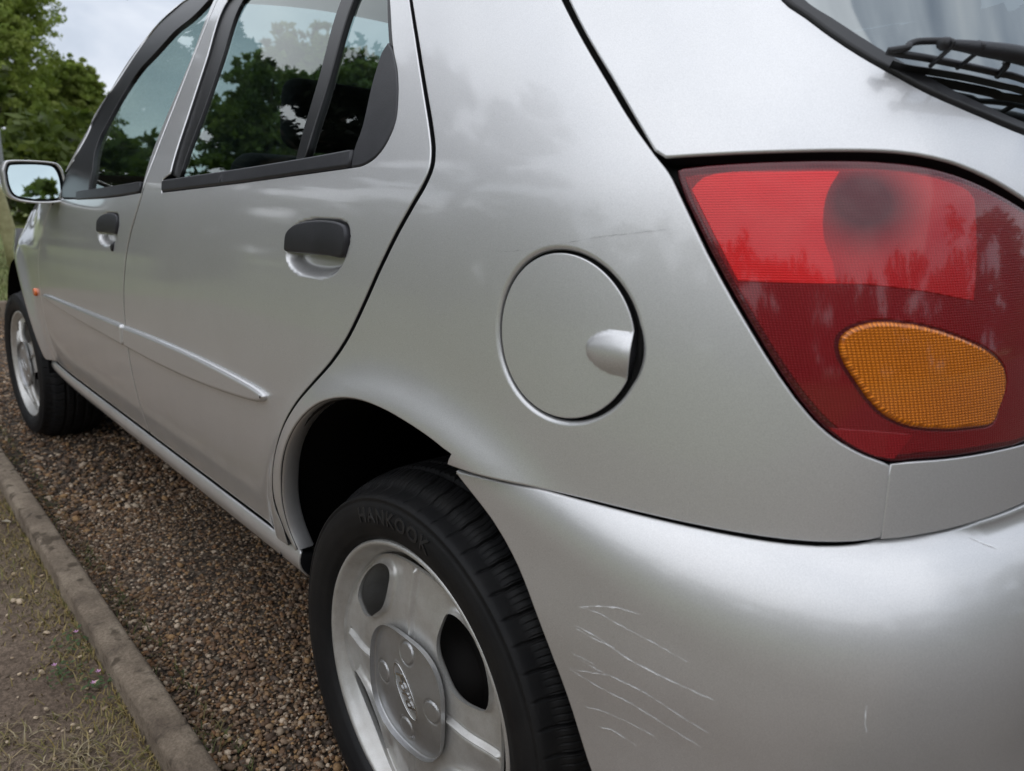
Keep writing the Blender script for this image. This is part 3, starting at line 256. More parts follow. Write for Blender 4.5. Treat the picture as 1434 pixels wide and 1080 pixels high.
'rear_panel':[(0.6228,0.6342),(0.6227,0.6935),(0.6349,0.6946),(0.6405,0.6948),(0.6600,0.6950),(0.7041,0.6960),(1.1932,0.7000),(1.1932,0.6520),(0.9845,0.6505),(0.8615,0.6485),(0.8005,0.6471),(0.7606,0.6455),(0.7245,0.6434),(0.6935,0.6409)],
'lamp_open':[(0.4865,0.9076),(0.5085,0.9108),(0.5198,0.9120),(0.5432,0.9139),(0.5733,0.9155),(0.5978,0.9162),(0.6100,0.9161),(0.6269,0.9153),(0.6376,0.9142),(0.6429,0.9134),(0.6495,0.9122),(0.6626,0.9091),(0.6743,0.9055),(0.6847,0.9018),(0.7063,0.8933),(0.7281,0.8841),(0.7507,0.8756),(0.7633,0.8706),(0.7757,0.8651),(0.7873,0.8590),(0.7927,0.8557),(0.7975,0.8523),(0.8019,0.8487),(0.8056,0.8450),(0.8095,0.8401),(0.8131,0.8348),(0.8162,0.8292),(0.8189,0.8234),(0.8212,0.8173),(0.8232,0.8111),(0.8249,0.8048),(0.8262,0.7985),(0.8272,0.7922),(0.8284,0.7800),(0.8284,0.7741),(0.8279,0.7682),(0.8269,0.7623),(0.8240,0.7505),(0.8165,0.7268),(0.8132,0.7150),(0.7652,0.7028),(0.7536,0.7000),(0.7375,0.6969),(0.7254,0.6956),(0.7186,0.6954),(0.6939,0.6958),(0.6609,0.6950),(0.6414,0.6948),(0.6358,0.6946),(0.6297,0.6937),(0.6236,0.6935),(0.6180,0.6949),(0.6118,0.6972),(0.6055,0.7001),(0.5998,0.7031),(0.5940,0.7067),(0.5888,0.7108),(0.5837,0.7154),(0.5794,0.7197),(0.5753,0.7245),(0.5713,0.7296),(0.5643,0.7394),(0.5584,0.7488),(0.5496,0.7639),(0.5411,0.7799),(0.5298,0.8025),(0.5196,0.8238),(0.5098,0.8451),(0.4944,0.8821)],
'amber':[(0.5841,0.7856),(0.5856,0.7896),(0.5883,0.7930),(0.5919,0.7958),(0.5966,0.7981),(0.6016,0.7998),(0.6061,0.8007),(0.6110,0.8010),(0.6160,0.8009),(0.6264,0.8000),(0.6317,0.7991),(0.6371,0.7979),(0.6474,0.7950),(0.6621,0.7896),(0.6768,0.7833),(0.6815,0.7809),(0.6860,0.7782),(0.6903,0.7752),(0.6944,0.7719),(0.6981,0.7684),(0.7010,0.7645),(0.7033,0.7595),(0.7046,0.7541),(0.7051,0.7485),(0.7046,0.7439),(0.7035,0.7392),(0.7006,0.7304),(0.6989,0.7243),(0.6960,0.7196),(0.6927,0.7182),(0.6883,0.7177),(0.6635,0.7176),(0.6484,0.7187),(0.6389,0.7199),(0.6344,0.7208),(0.6301,0.7219),(0.6247,0.7240),(0.6198,0.7265),(0.6152,0.7295),(0.6114,0.7328),(0.6079,0.7365),(0.6018,0.7443),(0.5965,0.7527),(0.5891,0.7653),(0.5870,0.7695),(0.5854,0.7735),(0.5840,0.7798)],
'hatch':[(0.2343,1.3100),(0.2899,1.2289),(0.3033,1.2088),(0.3162,1.1886),(0.3326,1.1615),(0.3688,1.0989),(0.3973,1.0508),(0.4122,1.0263),(0.4379,0.9856),(0.4501,0.9641),(0.4743,0.9197),(0.4825,0.9135),(0.5256,0.9164),(0.5808,0.9193),(0.5984,0.9199),(0.6104,0.9201),(0.6220,0.9199),(0.6339,0.9190),(0.6459,0.9173),(0.6578,0.9149),(0.6638,0.9133),(0.6757,0.9094),(0.6931,0.9029),(0.7204,0.8909),(0.7260,0.8888),(0.7377,0.8849),(0.7747,0.8745),(0.7867,0.8707),(0.7979,0.8666),(0.8082,0.8619),(0.8129,0.8593),(0.8172,0.8564),(0.8211,0.8533),(0.8246,0.8500),(0.8286,0.8453),(0.8320,0.8402),(0.8351,0.8347),(0.8377,0.8290),(0.8399,0.8230),(0.8418,0.8168),(0.8433,0.8105),(0.8456,0.7980),(0.8464,0.7918),(0.8474,0.7800),(0.8473,0.7737),(0.8462,0.7671),(0.8445,0.7603),(0.8381,0.7406),(0.8364,0.7346),(0.8353,0.7291),(0.8351,0.7242),(0.8360,0.7200),(0.8390,0.7157),(0.8434,0.7126),(0.8538,0.7077),(0.8588,0.7050),(1.1932,0.7050),(1.1932,0.9300),(1.0207,0.9331),(0.9558,0.9346),(0.8327,0.9388),(0.7845,0.9411),(0.7633,0.9427),(0.7490,0.9442),(0.7404,0.9453),(0.7256,0.9478),(0.7130,0.9506),(0.7017,0.9536),(0.6848,0.9586),(0.6682,0.9644),(0.6581,0.9688),(0.6520,0.9720),(0.6464,0.9753),(0.6305,0.9860),(0.6207,0.9935),(0.6160,0.9974),(0.6077,1.0052),(0.6000,1.0135),(0.5964,1.0177),(0.5862,1.0308),(0.5768,1.0408),(0.5731,1.0471),(0.5716,1.0519),(0.5707,1.0573),(0.5702,1.0632),(0.5693,1.0830),(0.5685,1.0900),(0.5669,1.1000),(0.5533,1.1700),(0.5320,1.2900)],
'seal':[(0.5320,1.2900),(0.5533,1.1700),(0.5669,1.1000),(0.5685,1.0900),(0.5693,1.0830),(0.5702,1.0632),(0.5707,1.0573),(0.5716,1.0519),(0.5731,1.0471),(0.5768,1.0408),(0.5862,1.0308),(0.5964,1.0177),(0.6000,1.0135),(0.6077,1.0052),(0.6118,1.0013),(0.6207,0.9935),(0.6305,0.9860),(0.6409,0.9789),(0.6520,0.9720),(0.6581,0.9688),(0.6631,0.9666),(0.6735,0.9624),(0.6908,0.9568),(0.7130,0.9506),(0.7256,0.9478),(0.7404,0.9453),(0.7536,0.9437),(0.7736,0.9419),(0.7960,0.9405),(0.8264,0.9390),(0.9501,0.9348),(1.0207,0.9331),(1.1932,0.9300),(1.1932,0.9400),(1.0143,0.9424),(0.9388,0.9441),(0.8851,0.9461),(0.8321,0.9486),(0.7955,0.9508),(0.7687,0.9530),(0.7548,0.9544),(0.7393,0.9566),(0.7270,0.9588),(0.7166,0.9613),(0.7063,0.9641),(0.6934,0.9683),(0.6813,0.9730),(0.6756,0.9755),(0.6694,0.9786),(0.6580,0.9854),(0.6479,0.9921),(0.6390,0.9987),(0.6296,1.0065),(0.6197,1.0158),(0.6050,1.0310),(0.5970,1.0384),(0.5932,1.0425),(0.5898,1.0474),(0.5877,1.0522),(0.5859,1.0575),(0.5844,1.0633),(0.5737,1.1160),(0.5597,1.1924),(0.5425,1.2900)],
'hatch_glass':[(0.5425,1.2900),(0.5597,1.1924),(0.5737,1.1160),(0.5844,1.0633),(0.5859,1.0575),(0.5877,1.0522),(0.5898,1.0474),(0.5932,1.0425),(0.5970,1.0384),(0.6050,1.0310),(0.6197,1.0158),(0.6296,1.0065),(0.6390,0.9987),(0.6479,0.9921),(0.6580,0.9854),(0.6694,0.9786),(0.6756,0.9755),(0.6813,0.9730),(0.6934,0.9683),(0.7063,0.9641),(0.7217,0.9600),(0.7328,0.9577),(0.7506,0.9550),(0.7687,0.9530),(0.7898,0.9512),(0.8195,0.9493),(0.8582,0.9473),(0.9172,0.9448),(0.9499,0.9437),(1.0203,0.9423),(1.1932,0.9400),(1.1932,1.2900)],
'mould':[(-0.8327,0.6037),(-0.6748,0.6072),(-0.5909,0.6085),(-0.4801,0.6091),(-0.4273,0.6090),(-0.3786,0.6085),(-0.3305,0.6077),(-0.2794,0.6064),(-0.2160,0.6044),(-0.1813,0.6028),(-0.1609,0.6012),(-0.1497,0.6001),(-0.1449,0.5993),(-0.1333,0.5968),(-0.1290,0.5943),(-0.1307,0.5898),(-0.1353,0.5853),(-0.1398,0.5829),(-0.1453,0.5811),(-0.1511,0.5796),(-0.1603,0.5778),(-0.1758,0.5758),(-0.1895,0.5743),(-0.2376,0.5701),(-0.2940,0.5660),(-0.3534,0.5625),(-0.4037,0.5601),(-0.4577,0.5581),(-0.5163,0.5565),(-0.5828,0.5554),(-0.6313,0.5549),(-0.6780,0.5549),(-0.8445,0.5562)],
'fmould':[(-0.8494,0.6040),(-1.3047,0.5968),(-1.5331,0.5935),(-1.5681,0.5927),(-1.5975,0.5917),(-1.6241,0.5904),(-1.6641,0.5880),(-1.6624,0.5827),(-1.6591,0.5780),(-1.6563,0.5765),(-1.6528,0.5754),(-1.6486,0.5746),(-1.6438,0.5740),(-1.6325,0.5733),(-1.5973,0.5724),(-1.5591,0.5704),(-1.5228,0.5688),(-1.4634,0.5667),(-1.3983,0.5647),(-1.2472,0.5611),(-1.1299,0.5592),(-0.8544,0.5560)],
'handle':[(-0.0674,0.8077),(-0.0683,0.8101),(-0.0681,0.8133),(-0.0652,0.8256),(-0.0644,0.8284),(-0.0632,0.8311),(-0.0616,0.8335),(-0.0598,0.8352),(-0.0554,0.8384),(-0.0473,0.8423),(-0.0392,0.8454),(-0.0337,0.8467),(-0.0281,0.8477),(-0.0165,0.8495),(-0.0045,0.8510),(0.0080,0.8521),(0.0204,0.8529),(0.0331,0.8533),(0.0455,0.8534),(0.0606,0.8531),(0.0719,0.8523),(0.0770,0.8516),(0.0859,0.8500),(0.0909,0.8483),(0.0929,0.8471),(0.0950,0.8453),(0.0967,0.8431),(0.0980,0.8407),(0.0989,0.8382),(0.0995,0.8351),(0.0996,0.8318),(0.0993,0.8283),(0.0986,0.8249),(0.0974,0.8193),(0.0965,0.8165),(0.0953,0.8137),(0.0937,0.8113),(0.0916,0.8094),(0.0898,0.8084),(0.0852,0.8072),(0.0826,0.8070),(0.0767,0.8069),(0.0601,0.8077),(0.0535,0.8078),(-0.0031,0.8069),(-0.0349,0.8061),(-0.0496,0.8061),(-0.0604,0.8057),(-0.0633,0.8060),(-0.0657,0.8066)],
'hrec':[(-0.0674,0.8077),(-0.0675,0.8107),(-0.0670,0.8169),(-0.0652,0.8256),(-0.0644,0.8284),(-0.0632,0.8311),(-0.0616,0.8335),(-0.0598,0.8352),(-0.0577,0.8368),(-0.0527,0.8397),(-0.0472,0.8422),(-0.0392,0.8455),(-0.0310,0.8478),(-0.0194,0.8501),(-0.0078,0.8520),(0.0015,0.8532),(0.0109,0.8541),(0.0201,0.8547),(0.0360,0.8550),(0.0582,0.8551),(0.0679,0.8549),(0.0739,0.8545),(0.0864,0.8527),(0.0893,0.8519),(0.0920,0.8510),(0.0943,0.8496),(0.0968,0.8473),(0.0988,0.8445),(0.1004,0.8414),(0.1014,0.8383),(0.1018,0.8351),(0.1017,0.8318),(0.1011,0.8284),(0.0993,0.8220),(0.0964,0.8158),(0.0932,0.8104),(0.0894,0.8049),(0.0853,0.8005),(0.0812,0.7965),(0.0766,0.7928),(0.0741,0.7911),(0.0691,0.7885),(0.0636,0.7862),(0.0579,0.7843),(0.0521,0.7827),(0.0461,0.7815),(0.0366,0.7802),(0.0245,0.7790),(0.0120,0.7783),(-0.0004,0.7781),(-0.0099,0.7783),(-0.0193,0.7788),(-0.0283,0.7800),(-0.0373,0.7817),(-0.0458,0.7840),(-0.0507,0.7860),(-0.0561,0.7890),(-0.0608,0.7925),(-0.0627,0.7944),(-0.0643,0.7964),(-0.0657,0.7991),(-0.0665,0.8019)],
'bumpF':[(0.2939,0.6082),(0.3381,0.5821),(0.3490,0.5751),(0.3541,0.5713),(0.3631,0.5637),(0.3676,0.5597),(0.3761,0.5511),(0.3840,0.5421),(0.3911,0.5324),(0.3977,0.5222),(0.4098,0.5011),(0.4181,0.4851),(0.4285,0.4630),(0.4359,0.4458),(0.4428,0.4284),(0.4575,0.3880),(0.4723,0.3509)],
'qb':[(0.2979,0.6150),(0.3952,0.6232),(0.4427,0.6266),(0.4662,0.6279),(0.4948,0.6288),(0.5172,0.6291),(0.5661,0.6290),(0.5834,0.6294),(0.5957,0.6302),(0.6060,0.6313),(0.6237,0.6342)],
'arch':[(-0.0940,0.3580),(-0.0997,0.3762),(-0.1015,0.3823),(-0.1030,0.3885),(-0.1040,0.3948),(-0.1045,0.4004),(-0.1049,0.4117),(-0.1047,0.4174),(-0.1036,0.4291),(-0.1026,0.4351),(-0.1002,0.4464),(-0.0986,0.4522),(-0.0948,0.4640),(-0.0926,0.4699),(-0.0879,0.4817),(-0.0804,0.4976),(-0.0749,0.5078),(-0.0690,0.5180),(-0.0593,0.5328),(-0.0487,0.5468),(-0.0369,0.5602),(-0.0286,0.5687),(-0.0199,0.5769),(-0.0110,0.5847),(-0.0016,0.5922),(0.0137,0.6031),(0.0296,0.6129),(0.0458,0.6215),(0.0575,0.6267),(0.0634,0.6291),(0.0753,0.6334),(0.0933,0.6389),(0.1117,0.6434),(0.1303,0.6466),(0.1488,0.6487),(0.1660,0.6497),(0.1830,0.6496),(0.1943,0.6492),(0.2069,0.6484),(0.2257,0.6463),(0.2494,0.6428),(0.2717,0.6384),(0.2885,0.6341),(0.3105,0.6275)],
'scratch':[[(0.4468,0.5375),(0.4596,0.5458),(0.4747,0.5528),(0.4863,0.5547),(0.4914,0.5546)],[(0.4468,0.5375),(0.4629,0.5408),(0.5011,0.5361),(0.5202,0.5309)],[(0.4448,0.5169),(0.4571,0.5156),(0.4712,0.5170),(0.4848,0.5130),(0.5161,0.5096),(0.5353,0.5065)],[(0.4461,0.5193),(0.4602,0.5194),(0.4758,0.5168)],[(0.4430,0.4916),(0.4575,0.4888),(0.4885,0.4902),(0.4972,0.4899),(0.5057,0.4875),(0.5341,0.4761)],[(0.4430,0.4916),(0.4525,0.4926),(0.4639,0.4924)],[(0.4417,0.4740),(0.4734,0.4893)],[(0.4417,0.4740),(0.4610,0.4727),(0.4860,0.4737),(0.4978,0.4717),(0.5094,0.4685),(0.5328,0.4602)],[(0.4546,0.4443),(0.4679,0.4499),(0.4771,0.4522),(0.4866,0.4535),(0.5014,0.4529),(0.5116,0.4488)],[(0.4663,0.4326),(0.4776,0.4371),(0.4869,0.4363),(0.4945,0.4343)],[(0.6061,0.5253),(0.6063,0.5123),(0.6077,0.5035)],[(0.6858,0.6394),(0.7011,0.6300)]],
'dscratch':[(0.3389,0.8326),(0.3503,0.8331),(0.3625,0.8342),(0.3720,0.8359),(0.4385,0.8511),(0.4668,0.8561),(0.4865,0.8598)],
'z_bright':[(0.5005,0.8899),(0.5037,0.8946),(0.5075,0.8986),(0.5133,0.9010),(0.5204,0.9024),(0.5253,0.9030),(0.5309,0.9033),(0.5491,0.9036),(0.5858,0.9050),(0.5807,0.8957),(0.5786,0.8907),(0.5770,0.8847),(0.5760,0.8782),(0.5755,0.8719),(0.5754,0.8664),(0.5757,0.8610),(0.5764,0.8557),(0.5778,0.8506),(0.5812,0.8407),(0.5823,0.8334),(0.5832,0.8261),(0.5289,0.8244),(0.5150,0.8562)],
'z_mid':[(0.5858,0.9050),(0.6103,0.9063),(0.6220,0.9060),(0.6332,0.9048),(0.6441,0.9029),(0.6580,0.8993),(0.6642,0.8971),(0.6688,0.8947),(0.6730,0.8889),(0.6733,0.8445),(0.6725,0.8331),(0.6709,0.8155),(0.6412,0.8217),(0.6228,0.8244),(0.6049,0.8261),(0.5992,0.8263),(0.5832,0.8261),(0.5823,0.8334),(0.5812,0.8407),(0.5778,0.8506),(0.5764,0.8557),(0.5757,0.8610),(0.5754,0.8664),(0.5755,0.8719),(0.5760,0.8782),(0.5770,0.8847),(0.5786,0.8907),(0.5807,0.8957)],
'z_low':[(0.5832,0.7205),(0.6101,0.7193),(0.6351,0.7167),(0.6241,0.6979),(0.6179,0.6989),(0.6116,0.7004),(0.6062,0.7030),(0.6005,0.7064),(0.5953,0.7100),(0.5911,0.7133)],
}

O={k:(np.array(v) if not isinstance(v[0],list) else [np.array(a) for a in v]) for k,v in O.items()}
def seg_dist(P,poly,closed=True):
    a=poly; b=np.roll(poly,-1,0) if closed else None
    if not closed: a,b=poly[:-1],poly[1:]
    out=np.full(len(P),1e9)
    for i in range(0,len(P),20000):
        q=P[i:i+20000,None]-a[None]; d=(b-a)[None]; t=np.clip((q*d).sum(-1)/((d*d).sum(-1)+1e-12),0,1); out[i:i+20000]=np.sqrt(((q-d*t[...,None])**2).sum(-1)).min(1)
    return out
def inside(P,poly):
    x,y=P[:,0],P[:,1]; r=np.zeros(len(P),bool); n=len(poly)
    for i in range(n):
        x1,y1=poly[i]; x2,y2=poly[(i+1)%n]
        if y1==y2: continue
        c=((y1>y)!=(y2>y)); 
        r^=c&(x<(x2-x1)*(y-y1)/(y2-y1)+x1)
    return r
HREC=[O['hrec'],(O['hrec']-O['hrec'].mean(0))*np.array([1,1])+np.array([-.948,.805])]
HB=[(h.min(0),h.max(0)) for h in HREC]
def disp(s,z):
    s=np.asarray(s,float);z=np.asarray(z,float); u=s/SC; x=X0-u*np.interp(z,ZT,AT)
    d=np.hypot(x-.0,z-.285)-.36; D=.0135*np.exp(-(np.clip(d,-.01,1)/.034)**2)*(z>.2)*sstep(-.36,-.10,x)
    d=np.hypot(x-2.446,z-.30)-.345; D=D+.022*np.exp(-(np.clip(d,-.02,1)/.06)**2)
    P=np.stack([s.ravel(),z.ravel()],-1); Df=D.ravel().copy()
    for h,(lo,hi) in zip(HREC,HB):
        m=((P>lo)&(P<hi)).all(1)
        if m.any():
            q=P[m]; ins=inside(q,h); dd=seg_dist(q,h)*ins; t=np.clip(dd/.016,0,1); Df[m]-=.019*np.sin(t*pi/2)**1.3
    return Df.reshape(D.shape)
def BODY(s,z,off=0.):
    b=S(np.asarray(s)/SC,z); n=Nrm(np.asarray(s)/SC,z,S); return b+n*(disp(s,z)+off)[...,None]
def fd_normal(f,s,z,off,e=.0009):
    n=np.cross(f(s+e,z,off)-f(s-e,z,off),f(s,z+e,off)-f(s,z-e,off)); return n/(np.linalg.norm(n,axis=-1,keepdims=True)+1e-12)
def area2(p): return .5*np.sum(p[:,0]*np.roll(p[:,1],-1)-np.roll(p[:,0],-1)*p[:,1])
def resamp(p,h):
    out=[]; n=len(p)
    for i in range(n):
        a,b=p[i],p[(i+1)%n]; k=max(1,int(np.ceil(np.hypot(*(b-a))/h)))
        for j in range(k): out.append(a+(b-a)*j/k)
    return np.array(out)
def vnorm(p):
    """outward (right of travel) unit directions of a CCW loop, with miter length"""
    e=np.roll(p,-1,0)-p; e/=np.linalg.norm(e,axis=1)[:,None]+1e-12; n=np.stack([e[:,1],-e[:,0]],-1); m=n+np.roll(n,1,0); l=np.linalg.norm(m,axis=1)[:,None]; m=m/(l+1e-9)
    k=1/np.clip((m*n).sum(1),.45,1); return m,k
def panel(name,outer,m,parent,holes=(),f=None,off=0.,gap=.002,roll=.0025,flange=.012,h=.014,fine=(),mirror=False,hroll=None,hgap=None,dark=None):
    f=f or BODY; loops=[]
    for i,lp in enumerate([outer,*holes]):
        lp=np.array(lp,float)
        if (area2(lp)<0)==(i==0): lp=lp[::-1]
        g,r=(gap,roll) if i==0 else ((gap if hgap is None else hgap),(roll if hroll is None else hroll))
        lp=resamp(lp,h*.9); nn,k=vnorm(lp); lp=lp-nn*(k*(g+r))[:,None]; loops.append((lp,nn,r))
    lo=loops[0][0].min(0); hi=loops[0][0].max(0)
    def grid(lo,hi,h):
        xs=np.arange(lo[0],hi[0],h); ys=np.arange(lo[1],hi[1],h*.87); X,Y=np.meshgrid(xs,ys); X=X+(np.arange(len(ys))%2)[:,None]*h*.5; return np.stack([X.ravel(),Y.ravel()],-1)
    G=grid(lo,hi,h); H=np.full(len(G),h)
    for (a,b,h2) in fine:
        G=G[~((G>np.array(a)-h*.4)&(G<np.array(b)+h*.4)).all(1)]; g2=grid(np.array(a),np.array(b),h2); G=np.vstack([G,g2]); H=np.concatenate([np.full(len(G)-len(g2),h),np.full(len(g2),h2)])
    ok=np.ones(len(G),bool)
    for i,(lp,_,_) in enumerate(loops): ok&=(inside(G,lp)==(i==0))
    G=G[ok]; H=H[ok]
    if len(G):
        ok=np.ones(len(G),bool)
        for lp,_,_ in loops: ok&=seg_dist(G,lp)>H*.5
        G=G[ok]
    V2=[];E=[]
    for lp,_,_ in loops:
        b=len(V2); n=len(lp); V2+=[Vector(q) for q in lp]; E+=[(b+i,b+(i+1)%n) for i in range(n)]
    V2+=[Vector(q) for q in G]
    vo,_,fo,*_=delaunay_2d_cdt(V2,E,[],0,1e-7)
    P=np.array([tuple(v) for v in vo]); F=np.array([t for t in fo if len(t)==3]); c=P[F].mean(1); ok=np.ones(len(F),bool)
    for i,(lp,_,_) in enumerate(loops): ok&=(inside(c,lp)==(i==0))
    F=F[ok]; A=f(P[:,0],P[:,1],off); Nn=fd_normal(f,P[:,0],P[:,1],off)
    tn=np.cross(A[F[:,1]]-A[F[:,0]],A[F[:,2]]-A[F[:,0]]); fl=(tn*Nn[F[:,0]]).sum(1)<0; F[fl]=F[fl][:,::-1]
    VV=[A];NN=[Nn];UV=[P];FF=[F];MI=[np.zeros(len(F),int)]; base=len(A)
    for lp,nn,r in loops:
        if flange<=0: continue
        p3=f(lp[:,0],lp[:,1],off); n3=fd_normal(f,lp[:,0],lp[:,1],off); e=.0008
        T=f(lp[:,0]+nn[:,0]*e,lp[:,1]+nn[:,1]*e,off)-p3; T-=n3*(T*n3).sum(1)[:,None]; T/=np.linalg.norm(T,axis=1)[:,None]+1e-12
        rings=[(p3,n3)]
        for a in (.4,.85,1.25,pi/2): rings.append((p3+T*r*sin(a)-n3*r*(1-cos(a)),n3*cos(a)+T*sin(a)))
        rings.append((p3+T*r-n3*(r+flange),T)); n=len(lp)
        for q,w in rings: VV.append(q);NN.append(w);UV.append(lp)
        for k in range(len(rings)-1):
            i=np.arange(n); j=(i+1)%n; a0=base+k*n; b0=a0+n
            q=np.stack([a0+i,b0+i,b0+j,a0+j],-1); t=np.cross(VV[-len(rings)+k+1][0]-VV[-len(rings)+k][0],VV[-len(rings)+k+1][1]-VV[-len(rings)+k][0])
            if (t*NN[-len(rings)+k][0]).sum()<0: q=q[:,::-1]
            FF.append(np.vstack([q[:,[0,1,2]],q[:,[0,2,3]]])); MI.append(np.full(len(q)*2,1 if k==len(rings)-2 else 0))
        base+=n*len(rings)
    VV=np.vstack(VV);NN=np.vstack(NN);UV=np.vstack(UV);FF=np.vstack(FF)
    if mirror: VV=VV*[1,-1,1];NN=NN*[1,-1,1];FF=FF[:,::-1]
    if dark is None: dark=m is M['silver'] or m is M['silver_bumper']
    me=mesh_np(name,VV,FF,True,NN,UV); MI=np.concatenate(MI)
    if dark and len(MI)==len(me.polygons): o=link(name,me,[m,M['rubber_and_gap_shade']],parent); me.polygons.foreach_set('material_index',MI.astype(np.int32)); return o  # edge flanges coloured near black: shade inside the panel gaps, not a seal
    return link(name,me,m,parent)
def Xs(x,z):
    A=np.interp(z,ZT,AT);n=nz(z);k=(X0-x)/A
    return (k*SC,z) if k<=0 else (float(np.arctan(k/(1-k**n)**(1/n)))*SC,z)

# ------------------------------------------------------------------ the car
car=empty('hatchback_car'); tag(car,'silver five-door hatchback filling the photo, seen from its rear left corner','car')
S_=M['silver']; hb_=[((HB[0][0]-.004).tolist(),(HB[0][1]+.004).tolist(),.0035)]; hb2=[((HB[1][0]-.004).tolist(),(HB[1][1]+.004).tolist(),.005)]
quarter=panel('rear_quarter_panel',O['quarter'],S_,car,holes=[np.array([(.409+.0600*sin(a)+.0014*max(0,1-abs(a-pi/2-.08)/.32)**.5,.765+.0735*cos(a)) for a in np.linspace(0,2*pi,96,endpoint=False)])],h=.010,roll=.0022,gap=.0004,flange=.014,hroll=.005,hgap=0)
# fuel flap: slightly turned oval on the curved flank, with a raised finger pull at its rear edge
FC=np.array([.409,.765])
fa,fb_=.0585,.0720
flo=np.array([(FC[0]+fa*sin(a),FC[1]+fb_*cos(a)) for a in np.linspace(0,2*pi,96,endpoint=False)])
def FLAPF(s,z,off=0.):
    s=np.asarray(s,float);z=np.asarray(z,float); t=np.clip((s-.4315)/.038,0,1); hz=.0180*np.sqrt(np.clip(1-(1-np.clip(t*1.5,0,1))**2,0,1))+1e-5
    q=np.clip(1-((z-.759)/hz)**2,0,1); b=.0088*q**.8*np.clip(t*1.3,0,1)**.5*(t>0)
    return S(s/SC,z)+Nrm(s/SC,z,S)*(b+off)[...,None]
flap=panel('fuel_flap',flo,S_,car,f=FLAPF,h=.006,fine=[((.422,.734),(.472,.784),.0022)],gap=.0009,roll=.0012,flange=.012)
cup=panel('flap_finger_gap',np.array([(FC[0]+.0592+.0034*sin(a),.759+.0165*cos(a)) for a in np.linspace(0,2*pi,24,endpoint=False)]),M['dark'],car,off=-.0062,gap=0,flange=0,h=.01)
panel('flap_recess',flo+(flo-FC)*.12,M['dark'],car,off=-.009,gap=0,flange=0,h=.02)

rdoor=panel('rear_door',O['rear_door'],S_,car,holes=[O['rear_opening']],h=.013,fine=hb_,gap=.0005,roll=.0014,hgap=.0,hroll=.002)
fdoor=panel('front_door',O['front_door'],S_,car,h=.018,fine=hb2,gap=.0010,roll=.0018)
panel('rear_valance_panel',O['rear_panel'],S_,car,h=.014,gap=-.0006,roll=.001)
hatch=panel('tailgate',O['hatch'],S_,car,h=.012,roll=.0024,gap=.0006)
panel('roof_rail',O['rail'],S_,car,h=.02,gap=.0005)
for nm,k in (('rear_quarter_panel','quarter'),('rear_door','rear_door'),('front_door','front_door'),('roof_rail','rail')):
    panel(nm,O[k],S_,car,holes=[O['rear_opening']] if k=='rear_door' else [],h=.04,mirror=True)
# window parts
def win(parent,mirror=False,h=.03):
    a=parent
    panel('window_glass',O['rear_glass'],M['glass'],a,off=-.010,gap=-.006,flange=0,h=h,mirror=mirror)
    panel('quarter_light_glass',O['quarter_glass'],M['glass'],a,off=-.010,gap=-.006,flange=0,h=h,mirror=mirror)
    panel('window_divider',O['divider'],M['frame_black'],a,off=-.004,gap=0,roll=.002,flange=.007,h=h,mirror=mirror)
    panel('corner_trim',O['tri'],M['plastic'],a,off=.0005,gap=.0003,roll=.0025,flange=.014,h=h*.5,mirror=mirror)
    panel('window_frame',O['bframe'],M['frame_black'],a,off=-.005,gap=-.002,roll=.0015,flange=.006,h=h,mirror=mirror)
    panel('window_seal',O['rframe'],M['rubber_and_gap_shade'],a,off=-.004,gap=-.0005,roll=.001,flange=.006,h=h,mirror=mirror)
    panel('waist_trim',O['rear_trim'],M['plastic'],a,off=.003,gap=.0005,roll=.004,flange=.016,h=h*.5,mirror=mirror)
win(rdoor); 
rd2=[o for o in COL.objects if o.name=='rear_door.001'][0]; win(rd2,True,.06)
for a,mi in ((fdoor,False),([o for o in COL.objects if o.name=='front_door.001'][0],True)):
    panel('window_glass',O['front_glass'],M['glass'],a,off=-.010,gap=-.006,flange=0,h=.03,mirror=mi)
    panel('window_frame',O['front_frame'],M['frame_black'],a,off=-.002,gap=-.001,roll=.002,flange=.008,h=.03,mirror=mi)
    panel('waist_trim',O['front_trim'],M['plastic'],a,off=.003,gap=.0,roll=.003,flange=.016,h=.03,mirror=mi)
# waist trim ledge line: a thin wiper lip against the glass
# handles and lock
def grip(parent,c=None):
    g=O['handle'].copy()
    if c is not None: g=(g-O['hrec'].mean(0))+np.array(c)
    return panel('door_handle',g,M['plastic'],parent,f=lambda s,z,off:S(np.asarray(s)/SC,z)+Nrm(np.asarray(s)/SC,z,S)*(off+.004*np.exp(-((np.asarray(z)-g[:,1].mean())/.03)**2))[...,None],off=.0015,gap=.0012,roll=.004,flange=.012,h=.006)
grip(rdoor); grip(fdoor,(-.948,.805))
panel('door_lock',np.array([(-.905+.010*sin(a),.775+.017*cos(a)) for a in np.linspace(0,2*pi,24,endpoint=False)]),M['plastic'],fdoor,off=.004,gap=0,roll=.003,flange=.006,h=.006)
def MOULD(prof_z,hh,amp):
    return None
panel('side_moulding',O['mould'],S_,rdoor,off=.0090,gap=.0003,roll=.0078,flange=.003,h=.010,dark=False)
panel('side_moulding',O['fmould'],S_,fdoor,off=.0090,gap=.0003,roll=.0078,flange=.003,h=.012,dark=False)
